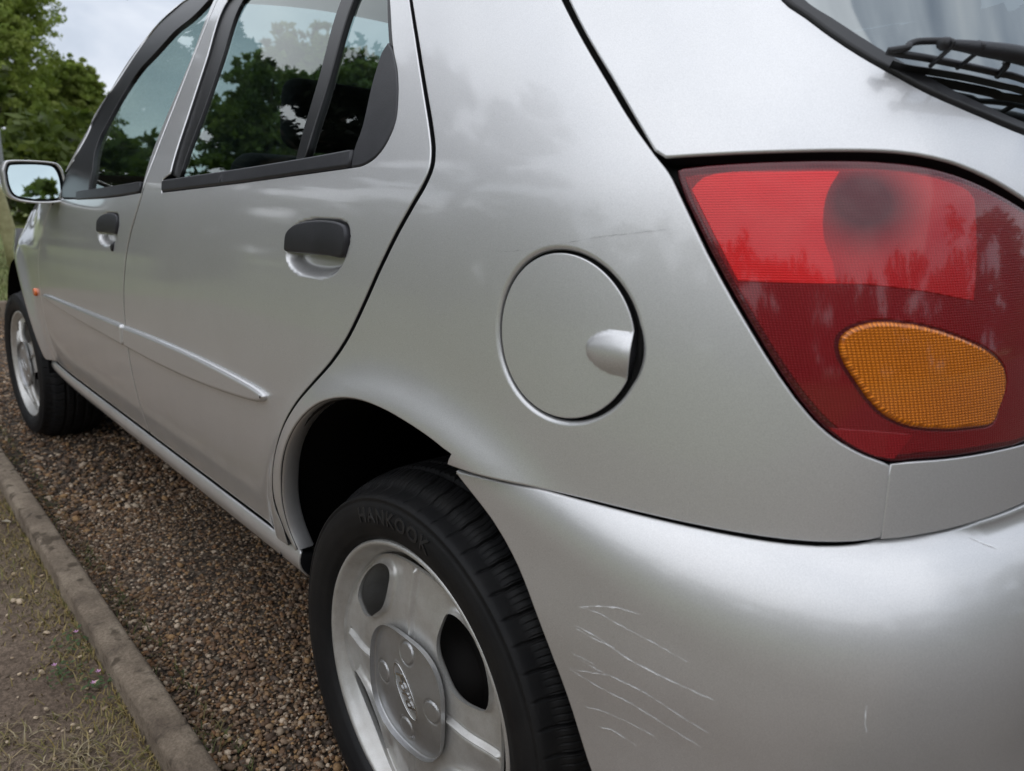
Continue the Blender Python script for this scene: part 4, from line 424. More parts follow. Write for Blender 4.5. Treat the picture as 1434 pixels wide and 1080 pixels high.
# front wing with its indicator
wf=[Xs(1.66,.875)]+[tuple(q) for q in O['wing_edge']]+[Xs(1.975,.352),Xs(2.085,.352)]
for a in np.linspace(10,150,22): wf.append(Xs(2.446-.345*cos(radians(a)),.30+.345*sin(radians(a))))
wf+=[Xs(2.80,.47),Xs(2.95,.50),Xs(2.95,.72),Xs(2.7,.775),Xs(2.4,.82),Xs(2.0,.862)]
for mi in (False,True):
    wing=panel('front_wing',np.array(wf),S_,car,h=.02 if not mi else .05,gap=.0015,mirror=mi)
    if not mi: panel('side_indicator',np.array([(-1.828+.022*sin(a),.576+.013*cos(a)) for a in np.linspace(0,2*pi,24,endpoint=False)]),M['orange'],wing,off=.008,gap=0,roll=.004,flange=.008,h=.008)
# sill
sill=[Xs(2.09,.349),Xs(.30,.349),Xs(.305,.292),Xs(2.09,.282)]
def SILLF(s,z,off=0.):
    z=np.asarray(z,float); b=S(np.asarray(s)/SC,z*0+.35); t=np.clip((.349-z)/.062,0,1); o=.010*np.sin(pi*t)**.7-.022*t*t
    b=b.copy(); b[...,1]+=o+off; b[...,2]=z; return b
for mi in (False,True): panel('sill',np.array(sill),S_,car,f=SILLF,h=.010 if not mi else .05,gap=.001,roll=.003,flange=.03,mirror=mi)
def BUMPF(s,z,off=0.):
    s=np.asarray(s,float);z=np.asarray(z,float); u=s/SC; b=S(u,z*0+.60); n=Nrm(u,z*0+.60,S); n[...,2]=0; n/=np.linalg.norm(n,axis=-1,keepdims=True)
    g=sstep(.24,.72,s); h=.006+.048*g; w=.034+.078*g; t=np.clip((.632-z)/w,0,1); o=-.004+h*(1-(1-t)**2.2)**.75
    lo=np.clip(.42-z,0,1); o=o-.55*lo**2+.004*np.exp(-((z-.50)/.05)**2)
    p=b+n*(o+off)[...,None]; p[...,2]=z; return p
qb=O['qb']; bf=O['bumpF']
bo=np.vstack([qb[qb[:,0]>.33]+[0,.0022],[(.84,.6395),(.95,.6475),(1.0,.6485),(1.193,.651)],[(1.193,.20)],[(.52,.20)],[(.505,.30)],bf[bf[:,1]<.618][::-1]])
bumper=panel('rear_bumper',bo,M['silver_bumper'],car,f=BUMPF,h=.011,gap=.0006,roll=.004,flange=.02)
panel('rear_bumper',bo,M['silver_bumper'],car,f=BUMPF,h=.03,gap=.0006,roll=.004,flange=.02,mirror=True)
def ribbon(name,path,w,m,parent,f,off=.0004,jit=.0002,z0=None):
    path=resamp(path,.004)[:-1] if False else np.array(path,float)
    P=[];n=len(path)
    k=max(2,int(np.hypot(*(path[-1]-path[0]))/.003)); tt=np.concatenate([[0],np.cumsum(np.hypot(*np.diff(path,axis=0).T))]); q=np.linspace(0,tt[-1],k)
    p=np.stack([np.interp(q,tt,path[:,0]),np.interp(q,tt,path[:,1])],-1)
    d=np.gradient(p,axis=0); d/=np.linalg.norm(d,axis=1)[:,None]+1e-9; nn=np.stack([-d[:,1],d[:,0]],-1)
    ww=w*(.15+.85*rng.random(k)**1.5)*np.sin(np.linspace(.12,pi-.12,k))**.5; a=p+nn*ww[:,None]/2+rng.normal(0,jit,(k,2)); b=a-nn*ww[:,None]
    A=f(a[:,0],a[:,1],off);B=f(b[:,0],b[:,1],off); N=fd_normal(f,p[:,0],p[:,1],off)
    V=np.vstack([A,B]); F=np.array([(i,i+1,k+i+1,k+i) for i in range(k-1)])
    t=np.cross(V[F[:,1]]-V[F[:,0]],V[F[:,2]]-V[F[:,0]]); 
    if (t*N[:-1]).sum()<0: F=F[:,::-1]
    return link(name,mesh_np(name,V,F,True,np.vstack([N,N])),m,parent)
for i,s_ in enumerate(O['scratch']):
    # the traced lines lie on the nominal skin; the bumper stands proud of it, so they are laid on its own face
    if i==11: s_=s_-[0,.010]
    ribbon('scratch',s_,.0015 if i in (2,3,0) else (.0006 if i==10 else .0010),M['scratch'],bumper,BUMPF)
ribbon('scratch',O['dscratch'],.0004,M['dscratch'],quarter,BODY)

lampo=O['lamp_open']
M['housing']=mat('lamp_housing_dark_red',(.035,.003,.006),.4,0,.4)
lamp=panel('tail_lamp',lampo,M['lens_edge'],car,off=-.001,gap=.0012,roll=.0035,flange=.03,h=.010)
tag(lamp)
panel('lens_section',O['z_bright'],M['lens_bright'],lamp,off=.0000,gap=-.0006,roll=.0006,flange=.002,h=.008)
panel('lens_section',O['z_mid'],M['lens_mid'],lamp,off=.0000,gap=-.0006,roll=.0006,flange=.002,h=.008)
zl=np.array([q for q in lampo if True]); c=zl.mean(0)
low_o=c+(zl-c)*[.955,.93]
am_=O['amber']
def cut_low():
    # lower field: the part of the aperture below the bright fields
    a=[q for q in low_o]; return np.array(a)
panel('lens_section',low_o,M['lens_low'],lamp,holes=[am_+(am_-am_.mean(0))*.01],off=-.0005,gap=0,roll=.0006,flange=.002,h=.008)
M['lens_tip']=lens('lamp_red_tip',(.34,.005,.011),(.25,.003,.008),.0019,.0019,.0003)
panel('lens_section',O['z_low'],M['lens_tip'],lamp,off=.0003,gap=0,roll=.0004,flange=.002,h=.008)
amb=panel('amber_lens',am_,M['lens_amber'],lamp,off=.0022,gap=.0012,roll=.0035,flange=.006,h=.006)
panel('lamp_housing',c+(lampo-c)*[.97,1.10],M['housing'],lamp,off=-.020,gap=0,flange=0,h=.02)

# tailgate glass, seal, wiper
panel('rear_window',O['hatch_glass'],M['rear_glass'],hatch,off=.000,gap=-.004,flange=0,h=.02)
panel('window_seal',O['seal'],M['rubber_and_gap_shade'],hatch,off=.0015,gap=0,roll=.0035,flange=.01,h=.007)
def seal_lip():
    p=O['seal']; return p
M['panel_right']=S_
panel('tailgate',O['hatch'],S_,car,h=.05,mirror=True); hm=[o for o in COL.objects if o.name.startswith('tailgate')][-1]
panel('rear_window',O['hatch_glass'],M['rear_glass'],hm,off=0,gap=-.004,flange=0,h=.05,mirror=True)
panel('window_seal',O['seal'],M['rubber_and_gap_shade'],hm,off=.0015,gap=0,roll=.003,flange=.01,h=.03,mirror=True)
panel('tail_lamp',O['lamp_open'],M['lens_edge'],car,off=-.001,gap=.003,roll=.005,flange=.03,h=.03,mirror=True)
panel('rear_valance_panel',O['rear_panel'],S_,car,h=.04,gap=.0004,roll=.002,mirror=True)
def hs(L,off=0.):
    """points on the tailgate from (around, height) pairs, lifted off it"""
    L=np.array(L,float); return S(L[:,0],L[:,1])+Nrm(L[:,0],L[:,1],S)*off
def spl(P,n=8):
    P=np.array(P,float); Q=np.vstack([2*P[0]-P[1],P,2*P[-1]-P[-2]]); o=[]
    for i in range(1,len(Q)-2):
        a,b,c_,d=Q[i-1:i+3]
        for t in np.arange(n)/n: o.append(.5*((2*b)+(-a+c_)*t+(2*a-5*b+4*c_-d)*t*t+(-a+3*b-3*c_+d)*t**3))
    o.append(P[-1]); return np.array(o)
wiper=empty('rear_wiper'); wiper.parent=car
blade=hs([(.8216,.9874),(.8331,.9858),(.8579,.9843),(.894,.9821),(.9375,.9807),(.9716,.9802),(1.15,.978),(1.35,.980)],.014)
V,F=tube(spl(blade),.0028,10); link('blade_rail',mesh_np('blade_rail',V,F),M['plastic'],wiper)
rb=spl(hs([(.8320,.987),(.8443,.9845),(.8709,.9832),(.9107,.982),(.9571,.9805),(.9941,.9800),(1.15,.977),(1.35,.979)],.007)); up_=spl(hs([(.8320,.987),(.8443,.9845),(.8709,.9832),(.9107,.982),(.9571,.9805),(.9941,.9800),(1.15,.977),(1.35,.979)],.0005))
n_=len(rb); w_=np.array([.35,-.5,.2])*.0016
V=np.vstack([rb+w_*2.2,up_+w_*.5,up_-w_*.5,rb-w_*2.2]); F=[(i+k*n_,i+1+k*n_,i+1+((k+1)%4)*n_,i+((k+1)%4)*n_) for i in range(n_-1) for k in range(4)]
link('wiper_rubber',mesh_np('wiper_rubber',V,F,False),M['rubber_and_gap_shade'],wiper)
claw=spl([(-.4276,.6242,.9968),(-.4395,.620,.998),(-.4392,.6150,1.0012),(-.4415,.6080,1.0040),(-.4480,.5985,1.0052),(-.4560,.5930,1.0050)],5)
V,F=tube(claw,.0026,10); link('blade_claw',mesh_np('blade_claw',V,F,),M['plastic'],wiper)
bP=spl(hs([(.849,.9785),(.8695,.9790),(.8904,.9790),(.9348,.9800),(1.02,.9800),(1.2,.975),(1.45,.962)],.033),6); rr=np.interp(np.linspace(0,1,len(bP)),[0,.03,.08,.3,.6,1],[.0036,.005,.0036,.0052,.0075,.010])
V,F=tube(bP,rr,12); link('wiper_arm',mesh_np('wiper_arm',V,F),M['plastic'],wiper)
for a in ((.8555,.978),(.884,.979)):
    c_=hs([a],.033)[0]; d_=hs([(a[0]+.004,a[1]+.002)],.012)[0]
    V,F=tube(spl([c_+[0,0,.004],c_+[-.005,.002,.0],.5*(c_+d_)+[-.004,.003,0],d_]),.0018,8); link('blade_clip',mesh_np('blade_clip',V,F),M['plastic'],wiper)
for a in (.925,1.0):
    c_=hs([(a,.979)],.026)[0]; d_=hs([(a+.012,.980)],.012)[0]
    V,F=tube(spl([c_,c_*.4+d_*.6+[-.005,.006,.002],d_]),.0026,8); link('blade_clip',mesh_np('blade_clip',V,F),M['plastic'],wiper)
bm=bmesh.new(); bmesh.ops.create_cone(bm,cap_ends=True,segments=24,radius1=.022,radius2=.018,depth=.03,matrix=Matrix.Translation(hs([(1.5,.955)],.02)[0])@Matrix.Rotation(radians(-70),4,'Y')); bm_obj('wiper_pivot',bm,M['plastic'],wiper)
# rub-through: inner shell, arch liners, floor
def inner_shell(mirror):
    F=[]; ss=np.concatenate([np.linspace(-2.1,-.15,60,endpoint=False),np.linspace(-.15,1.57*SC,110)]); zz=np.linspace(.33,1.31,64)
    A,B=np.meshgrid(ss,zz,indexing='ij'); P=S(A/SC,B)-Nrm(A/SC,B,S)*.022; n=len(zz); P=P.reshape(-1,3); Q=np.stack([A.ravel(),B.ravel()],-1)
    up=inside(Q,O['quarter'])|inside(Q,O['hatch'])|inside(Q,O['lamp_open'])|((seg_dist(Q,O['hatch'])<.022)&~inside(Q,O['hatch_glass'])); ok=((Q[:,1]<.865)|up)&~((np.hypot(P[:,0],P[:,2]-.285)<.372)&(P[:,1]>.6))&~(np.hypot(P[:,0]-2.446,P[:,2]-.3)<.36)
    P[:,2]=np.where(Q[:,1]<.865,P[:,2],P[:,2])
    for i in range(len(ss)-1):
        for j in range(n-1):
            q=(i*n+j,(i+1)*n+j,(i+1)*n+j+1,i*n+j+1)
            if all(ok[k] for k in q): F.append(q)
    if mirror: P=P*[1,-1,1]
    link('inner_shell',mesh_np('inner_shell',P,F),M['dark'],car)
inner_shell(False); inner_shell(True)
def arch_lip(path,mirror,dep=.024):
    q=resamp(np.array(path),.01)[:-1]; q=q[:np.argmin(np.hypot(*(q-path[-1]).T))+1]; p=BODY(q[:,0],q[:,1],-.003); c=np.array([0,0,.285]); rad=c-p; rad[:,1]=0; rad/=np.linalg.norm(rad,axis=1)[:,None]
    R=[p+rad*.0005,p+rad*.0022+[0,-.003,0],p+rad*.0015+[0,-dep,0],p-rad*.002+[0,-dep-.003,0]]; n=len(p); V=np.vstack(R)*([1,-1,1] if mirror else [1,1,1]); F=[(k*n+i,(k+1)*n+i,(k+1)*n+i+1,k*n+i+1) for k in range(3) for i in range(n-1)]
    link('arch_lip',mesh_np('arch_lip',V,F),S_,car)
arch_lip(O['arch'],False); arch_lip(O['arch'],True)
for nm,x,zc,R in (('wheel_arch_liner',0,.285,.372),('wheel_arch_liner',2.446,.30,.352)):
    for sg in (1,-1):
        V=[];F=[]; n=30
        for k in range(n+1):
            a=radians(4)+radians(176)*k/n
            for yy in (.765,.45): V.append((x+R*cos(a),sg*yy,zc+R*sin(a)))
        F=[(2*k,2*k+1,2*k+3,2*k+2) for k in range(n)]; V.append((x,sg*.45,zc)); F+=[(2*k+1,2*k+3,len(V)-1) for k in range(n)]
        link(nm,mesh_np(nm,V,F),M['well'],car)
bm=bmesh.new(); rbox(bm,(1.2,0,.24),(1.75,1.36,.08),.02); bm_obj('floor_pan',bm,M['dark'],car)
bm=bmesh.new(); rbox(bm,(-.2,0,.30),(.5,1.0,.12),.03); bm_obj('floor_pan',bm,M['dark'],car)
# roof, windscreen, bonnet, nose
def loft(name,L,C_,n,m,parent,crown=0.):
    L=np.array(L);C_=np.array(C_);V=[];k=2*n+1
    for a,b in zip(L,C_):
        for j in range(k):
            t=(j-n)/n; y=a[1]*t; w=abs(t)**2.2; V.append((b[0]+(a[0]-b[0])*w,y,b[2]+(a[2]-b[2])*w))
    F=[(i*k+j,i*k+j+1,(i+1)*k+j+1,(i+1)*k+j) for i in range(len(L)-1) for j in range(k-1)]
    return link(name,mesh_np(name,V,F),m,parent)
rail=[(1.15,1.295),(1.0,1.318),(.88,1.326),(.6,1.318),(.3,1.305),(.06,1.308),(-.03,1.30),(-.10,1.285)]
Lr=[S((X0-x)/np.interp(z,ZT,AT) if x>X0 else Xs(x,z)[0]/SC,z) for x,z in rail]
Cr=[(1.22,0,1.375),(1.05,0,1.392),(.9,0,1.40),(.6,0,1.405),(.3,0,1.395),(.0,0,1.375),(-.12,0,1.345),(-.20,0,1.29)]
roof=loft('roof',Lr,Cr,10,S_,car)
rail2=[(1.15,1.295),(1.27,1.262),(1.37,1.2),(1.45,1.115),(1.53,1.02),(1.60,.93)]
Lw=[S((X0-x)/np.interp(z,ZT,AT),z) for x,z in rail2]; Cw=[(1.22,0,1.375),(1.36,0,1.32),(1.48,0,1.24),(1.60,0,1.15),(1.73,0,1.04),(1.85,0,.945)]
loft('windscreen',Lw,Cw,10,M['glass'],car)
Lh=[S((X0-x)/np.interp(z,ZT,AT),z) for x,z in [(1.60,.93),(1.75,.89),(2.0,.863),(2.4,.822),(2.7,.777),(2.95,.722)]]; Ch=[(1.85,0,.945),(2.0,0,.94),(2.2,0,.915),(2.5,0,.88),(2.8,0,.83),(3.08,0,.74)]
loft('bonnet',Lh,Ch,10,S_,car)
V=[];n=24
for z,k in ((.74,0),(.66,.02),(.56,.035),(.45,.05),(.35,.05),(.24,.02)):
    for j in range(n+1):
        a=pi/2-pi*j/n; e=.45; y=.70*(1 if a>0 else -1)*abs(sin(a))**e if a else 0; V.append((2.90+(.16+k)*abs(cos(a))**.6,y*(1 if z<.7 else .98),z))
F=[(i*(n+1)+j,i*(n+1)+j+1,(i+1)*(n+1)+j+1,(i+1)*(n+1)+j) for i in range(5) for j in range(n)]
link('front_bumper',mesh_np('front_bumper',V,F),S_,car)
# door mirror
mir=empty('door_mirror'); mir.parent=car
mo=[(.900,.931),(.893,.950),(.880,.957),(.828,.960),(.785,.958),(.771,.950),(.763,.928),(.761,.895),(.766,.869),(.777,.857),(.819,.852),(.865,.855),(.890,.866),(.899,.894)]
mo=spl(np.array(mo+mo[:1]),5)[:-1]; mo=np.array(mo); cc=mo.mean(0); V=[];n=len(mo)
prof=[(1.60,.90),(1.595,.955),(1.597,.99),(1.61,1.0),(1.64,1.0),(1.68,.95),(1.72,.8),(1.745,.55),(1.755,.2)]
for x,k in prof:
    for q in mo: V.append((x,cc[0]+(q[0]-cc[0])*k,cc[1]+(q[1]-cc[1])*k))
F=[(i*n+j,i*n+(j+1)%n,(i+1)*n+(j+1)%n,(i+1)*n+j) for i in range(len(prof)-1) for j in range(n)]; F.append(tuple(range((len(prof)-1)*n,len(prof)*n)))
link('mirror_housing',mesh_np('mirror_housing',V,F),S_,mir)
V=[];
for x,k in ((1.599,.905),(1.610,.885),(1.625,.87)):
    for q in mo: V.append((x,cc[0]+(q[0]-cc[0])*k,cc[1]+(q[1]-cc[1])*k))
F=[(i*n+j,i*n+(j+1)%n,(i+1)*n+(j+1)%n,(i+1)*n+j) for i in range(2) for j in range(n)]; F.append(tuple(range(2*n,3*n)))
link('mirror_surround',mesh_np('mirror_surround',V,F,False),M['plastic'],mir)
V=[(1.612+.006*(q[0]-cc[0])/.07+.105*(q[1]-cc[1]),cc[0]+(q[0]-cc[0])*.80,cc[1]+(q[1]-cc[1])*.80) for q in mo]
link('mirror_glass',mesh_np('mirror_glass',V,[tuple(range(n))],False),M['mirror'],mir)
bm=bmesh.new(); rbox(bm,(1.63,.755,.875),(.05,.06,.035),.010); bm_obj('mirror_foot',bm,S_,mir)

# ------------------------------------------------------------------ wheels (local: axle along y, outer face +y)
def heights(x,z):
    r=np.hypot(x,z); th=np.arctan2(z,x); ph=np.mod(th,pi/2)
    y=-.0010-.013*np.sin(2*ph)**2*sstep(.084,.165,r)-.007*sstep(.10,.172,r)
    t=np.minimum(ph,pi/2-ph)*r; y+=(.0050*np.exp(-(t/.0024)**2)-.0022*np.exp(-((t-.0052)/.0018)**2))*sstep(.07,.08,r)*(1-sstep(.160,.168,r))
    return y
def HUBF(s,z,off=0.):
    s=np.asarray(s,float);z=np.asarray(z,float); y=heights(s,z)+off; return np.stack([s+0*y,y,z+0*y],-1)
def build_wheel(steer=0.):
    w=empty('road_wheel')
    # tyre
    prof=[(-.178,.172),(-.190,.186),(-.196,.205),(-.198,.228),(-.193,.250),(-.182,.266)]
    prof+=[(-.182+.166*t,.2665+.0125*(1-abs(2*t-1)**3.2)) for t in np.linspace(.02,.98,70)]
    prof+=[(-.010,.2605),(.006,.2555),(.0125,.2525),(.0135,.2495),(.0120,.2480),(.0150,.245),(.018,.232),(.0165,.217),(.012,.205),(.0105,.2015),(.006,.1985),(.002,.1955),(-.004,.190),(-.012,.183)]
    p=np.array(prof); q=[]
    for i in range(len(p)-1):
        k=max(1,int(np.hypot(*(p[i+1]-p[i]))/.004)); 
        for j in range(k): q.append(p[i]+(p[i+1]-p[i])*j/k)
    q.append(p[-1]); p=np.array(q); seg=2600; V,F=revolve(p,seg); V=V.reshape(seg,len(p),3); th=np.linspace(0,2*pi,seg,endpoint=False)[:,None]
    y=p[None,:,0]; r=p[None,:,1]; tread=(r>.2640)&(y>-.19)
    arc=th*.28; d=np.zeros((seg,len(p)))
    for yc,w_ in ((-.052,.0035),(-.080,.0035),(-.112,.0035),(-.140,.0035)): d=np.maximum(d,.006*np.exp(-((y-yc)/w_)**4)*tread)
    slant=arc+.25*np.clip(-.03-y,0,.03)+.12*np.clip(y+.03,0,.04)
    def lines(per,wd,ph=0): 
        m=np.abs(((slant+ph)/per+.5)%1-.5)*per; return np.exp(-(m/wd)**4)
    out=(y>-.047); per=2*pi*.28/56
    sh=tread&(y>-.049)&(y<.0); d=np.maximum(d,.0060*lines(per,.0016)*sh); d=np.maximum(d,.0018*lines(per/4,.0008,per/8)*(tread&(y>-.046)&(y<-.006)))
    mid=tread&(y<-.055); d=np.maximum(d,.0035*lines(per,.0014,per/3)*mid); d=np.maximum(d,.002*lines(per/3,.0008)*mid)
    up=(r>.2560)&(y>-.012); d=np.maximum(d,.0022*lines(per,.0018)*up)
    rr=np.linalg.norm(V[...,[0,2]],axis=-1); V[...,0]*=(rr-d)/rr; V[...,2]*=(rr-d)/rr
    tyre=link('tyre',mesh_np('tyre',V.reshape(-1,3),F[:,::-1]),M['rubber'],w)
    # raised maker's name on the upper side wall
    def arc_text(txt,size,rad,a0,yb,m,parent,name,ext=.0012,adv=1.18):
        cu=bpy.data.curves.new('txt','FONT'); cu.body=txt; cu.size=size; cu.extrude=ext; cu.space_character=adv; cu.resolution_u=3; cu.offset=size*.02
        o=bpy.data.objects.new('txt',cu); COL.objects.link(o); dg=bpy.context.evaluated_depsgraph_get(); me=bpy.data.meshes.new_from_object(o.evaluated_get(dg)); bpy.data.objects.remove(o); 
        co=np.empty(len(me.vertices)*3); me.vertices.foreach_get('co',co); co=co.reshape(-1,3); L_=co[:,0].max(); a=radians(a0)+ (co[:,0]-L_/2)/rad; R=rad+co[:,1]; 
        yy=yb+co[:,2]-np.abs(R-.230)*.12
        me.vertices.foreach_set('co',np.stack([R*np.cos(a),yy,R*np.sin(a)],-1).ravel()); me.name=name; me.update(); return link(name,me,m,parent)
    arc_text('HANKOOK',.0262,.2215,86,.0180,M['rubber_text'],w,'side_wall_lettering')
    arc_text('185/55 R14',.0115,.2265,250,.0178,M['rubber_text'],w,'side_wall_lettering')
    # rim
    rim=link('rim',mesh_np('rim',*(lambda a:(a[0],a[1][:,::-1]))(revolve([(-.105,.156),(-.085,.160),(-.06,.1635),(-.035,.1675),(-.020,.1715),(-.013,.1745),(-.009,.1770),(-.006,.1800),(.000,.1845),(.0040,.1868),(.0062,.1895),(.0066,.1925),(.0040,.1950),(-.002,.1955),(-.010,.190)],160))),M['wheel_silver'],w)
    V,F=revolve([(-.17,.176),(-.16,.165),(-.105,.1555)],96); link('inner_barrel',mesh_np('inner_barrel',V,F[:,::-1]),M['drum'],w)  # deep barrel coloured dark for the shadow and dirt inside the wheel
    holes=[]
    for k in range(4):
        c=[]
        for a in np.linspace(0,2*pi,64,endpoint=False):
            ca,sa=cos(a),sin(a); q=(abs(ca)**2.8+abs(sa)**2.8)**(-1/2.8); r_=.1335+.0325*q*sa; ph=48.5+q*ca*(18.5+8.5*(r_-.101)/.065); c.append((r_*cos(radians(ph+90*k)),r_*sin(radians(ph+90*k))))
        holes.append(np.array(c))
    out_=np.array([(.1725*cos(a),.1725*sin(a)) for a in np.linspace(0,2*pi,120,endpoint=False)])
    panel('spoke_disc',out_,M['wheel_silver'],w,holes=holes,f=HUBF,h=.0036,gap=0,roll=.002,hroll=.006,hgap=-.0025,flange=.004,fine=[((.070,-.007),(.168,.007),.0013),((-.168,-.007),(-.070,.007),.0013),((-.007,.070),(.007,.168),.0013),((-.007,-.168),(.007,-.070),.0013)])
    # centre cap: rounded square with four bolt covers and an oval badge
    co=[]
    for a in np.linspace(0,2*pi,96,endpoint=False):
        k=sin(2*a)**2; r_=.0785+.0085*k; co.append((r_*cos(a),r_*sin(a)))
    def CAPF(s,z,off=0.):
        s=np.asarray(s,float);z=np.asarray(z,float); r=np.hypot(s,z); y=.0085-.9*r*r*.9+off
        for k in range(4):
            a=radians(90*k); d=np.hypot(s-.0535*cos(a),z-.0535*sin(a)); y=y-.0016*np.exp(-((d-.0150)/.0012)**2)+.0012*(1-sstep(.0125,.0142,d))
        e=np.hypot((s*cos(radians(52))+z*sin(radians(52)))/.037,(-s*sin(radians(52))+z*cos(radians(52)))/.0145); y=y-.0014*(1-sstep(.86,1.0,e))+.001*np.exp(-((e-1.04)/.05)**2)
        return np.stack([s+0*y,y,z+0*y],-1)
    cap=panel('centre_cap',np.array(co),M['cap_silver'],w,f=CAPF,h=.0036,fine=[((-.072,-.072),(.072,.072),.0017)],gap=0,roll=.0022,flange=.006)
    # raised script in the oval, reading down to the right
    cu=bpy.data.curves.new('txt','FONT'); cu.body='Ford'; cu.size=.0245; cu.shear=.35; cu.extrude=.0008; cu.offset=.0003; cu.space_character=.95; o=bpy.data.objects.new('txt',cu); COL.objects.link(o)
    me=bpy.data.meshes.new_from_object(o.evaluated_get(bpy.context.evaluated_depsgraph_get())); bpy.data.objects.remove(o)
    c_=np.empty(len(me.vertices)*3); me.vertices.foreach_get('co',c_); c_=c_.reshape(-1,3); c_[:,0]-=(c_[:,0].max()+c_[:,0].min())/2; c_[:,1]-=(c_[:,1].max()+c_[:,1].min())/2
    d=np.array([-sin(radians(38)),-cos(radians(38))]); e=np.array([-cos(radians(38)),sin(radians(38))]); X_=c_[:,0]*1.08*d[0]+c_[:,1]*e[0]; Z_=c_[:,0]*1.08*d[1]+c_[:,1]*e[1]
    me.vertices.foreach_set('co',np.stack([X_,.0078+c_[:,2]*1.0-.8*(X_**2+Z_**2),Z_],-1).ravel()); me.update(); link('cap_badge',me,M['chrome'],w)
    V=[];n=64
    for k in range(n):
        a=2*pi*k/n; X_,Z_=.037*cos(a),.0145*sin(a); g=radians(52); x_,z_=X_*cos(g)-Z_*sin(g),X_*sin(g)+Z_*cos(g); V.append((x_,.0092-.8*(x_**2+z_**2),z_))
    V,F=tube(V,.0008,6,True); link('badge_ring',mesh_np('badge_ring',V,F),M['chrome'],w)
    V,F=revolve([(-.07,.02),(-.062,.09),(-.066,.125),(-.09,.128),(-.13,.128)],64); link('brake_drum',mesh_np('brake_drum',V,F[:,::-1]),M['drum'],w)
    V,F=revolve([(-.05,.0),(-.05,.03),(-.02,.05),(-.02,.06),(-.08,.07)],40); link('wheel_hub',mesh_np('wheel_hub',V,F[:,::-1]),M['drum'],w)
    V,F=revolve([(.0135,.0058),(.0142,.0),],6)
    return w
M['rubber_text']=mat('tyre_lettering',(.018,.018,.019),.5)
M['drum']=mat('brake_drum_iron',(.016,.013,.012),.8)
def copy_tree(o,parent=None):
    c=o.copy(); COL.objects.link(c); c.parent=parent
    for ch in [x for x in o.children]: copy_tree(ch,c)
    return c
w0=build_wheel(); w0.location=(0,.765,.272); w0.parent=car
for k,(x,y,rz) in enumerate(((2.446,.772,radians(3)),(0,-.765,pi),(2.446,-.772,pi))):
    w=copy_tree(w0,car); w.location=(x,y,.272); w.rotation_euler=(0,radians(25+40*k),rz)
    w.rotation_mode='YXZ' if False else 'XYZ'

# ------------------------------------------------------------------ interior
def seat(x,y,name,w=.46):
    s=empty(name,(x,y,0)); s.parent=car
    bm=bmesh.new(); rbox(bm,(.22,0,.46),(.5,w,.14),.05,4); bm_obj('cushion',bm,M['seat'],s,True)
    bm=bmesh.new(); rbox(bm,(-.09,0,.72),(.13,w,.52),.05,4,Matrix.Rotation(radians(-14),3,'Y')); bm_obj('backrest',bm,M['seat'],s,True)
    if name=='front_seat':
        bm=bmesh.new(); rbox(bm,(-.17,0,1.06),(.09,.25,.15),.035,4,Matrix.Rotation(radians(-10),3,'Y')); bm_obj('head_restraint',bm,M['seat'],s,True)
        for sy in (-.06,.06):
            V,F=tube([(-.15,sy,.94),(-.165,sy,1.02)],.006,8); link('head_restraint_post',mesh_np('head_restraint_post',V,F),M['dash'],s)
    return s
seat(1.05,.36,'front_seat'); seat(1.05,-.36,'front_seat'); seat(.24,0,'rear_seat',.86)
bm=bmesh.new(); rbox(bm,(1.62,0,.80),(.34,1.34,.20),.05,4); rbox(bm,(1.50,-.36,.90),(.22,.34,.07),.03,4); bm_obj('dashboard',bm,M['dash'],car,True)
V,F=tube([(1.36+.19*sin(radians(24))*sin(a)*1.0,-.36+.19*cos(a),.86+.19*cos(radians(24))*sin(a)) for a in np.linspace(0,2*pi,48,endpoint=False)],.014,10,True); link('steering_wheel',mesh_np('steering_wheel',V,F),M['dash'],car)
bm=bmesh.new(); rbox(bm,(.0,0,.90),(.35,1.2,.02),.008,2); bm_obj('parcel_shelf',bm,M['seat'],car)
for sg in (1,-1):
    bm=bmesh.new(); rbox(bm,(1.10,sg*.70,.60),(1.28,.05,.50),.02,2); bm_obj('door_card',bm,M['dash'],car)

# ------------------------------------------------------------------ ground, kerbs, verge
def gmat():
    m=mat('gravel_bed',(.1,.08,.06),.95); t=NT(m)
    v=t.n('ShaderNodeTexVoronoi'); v.inputs['Scale'].default_value=85; t.l(t.coord(),v.inputs[0])
    c=t.ramp(v.outputs['Color'],[(.2,(.05,.036,.026)),(.45,(.14,.10,.068)),(.7,(.19,.145,.105)),(.95,(.36,.32,.26))])
    big=t.ramp(t.noise(.9,5,.6),[(.35,(.62,.60,.58)),(.7,(1.1,1.05,1))]); c=t.mix(1,c,big,'MULTIPLY')
    f=t.ramp(v.outputs['Distance'],[(.0,(1,1,1)),(.65,(.35,.33,.3))]); c=t.mix(1,c,f,'MULTIPLY'); t.l(c,t.b.inputs['Base Color']); t.bump(v.outputs['Distance'],-.7,.01); return m
M['gravel']=gmat()
def pmat():
    m=mat('pebbles',(.1,.08,.06),.8); t=NT(m); a=t.n('ShaderNodeAttribute',attribute_name='tone'); 
    c=t.mix(t.ramp(t.noise(500,2,.5),[(.3,(0,0,0)),(.7,(1,1,1))]),a.outputs['Color'],t.mix(1,a.outputs['Color'],(.75,.7,.62),'MULTIPLY')); t.l(c,t.b.inputs['Base Color']); return m
M['pebble']=pmat()
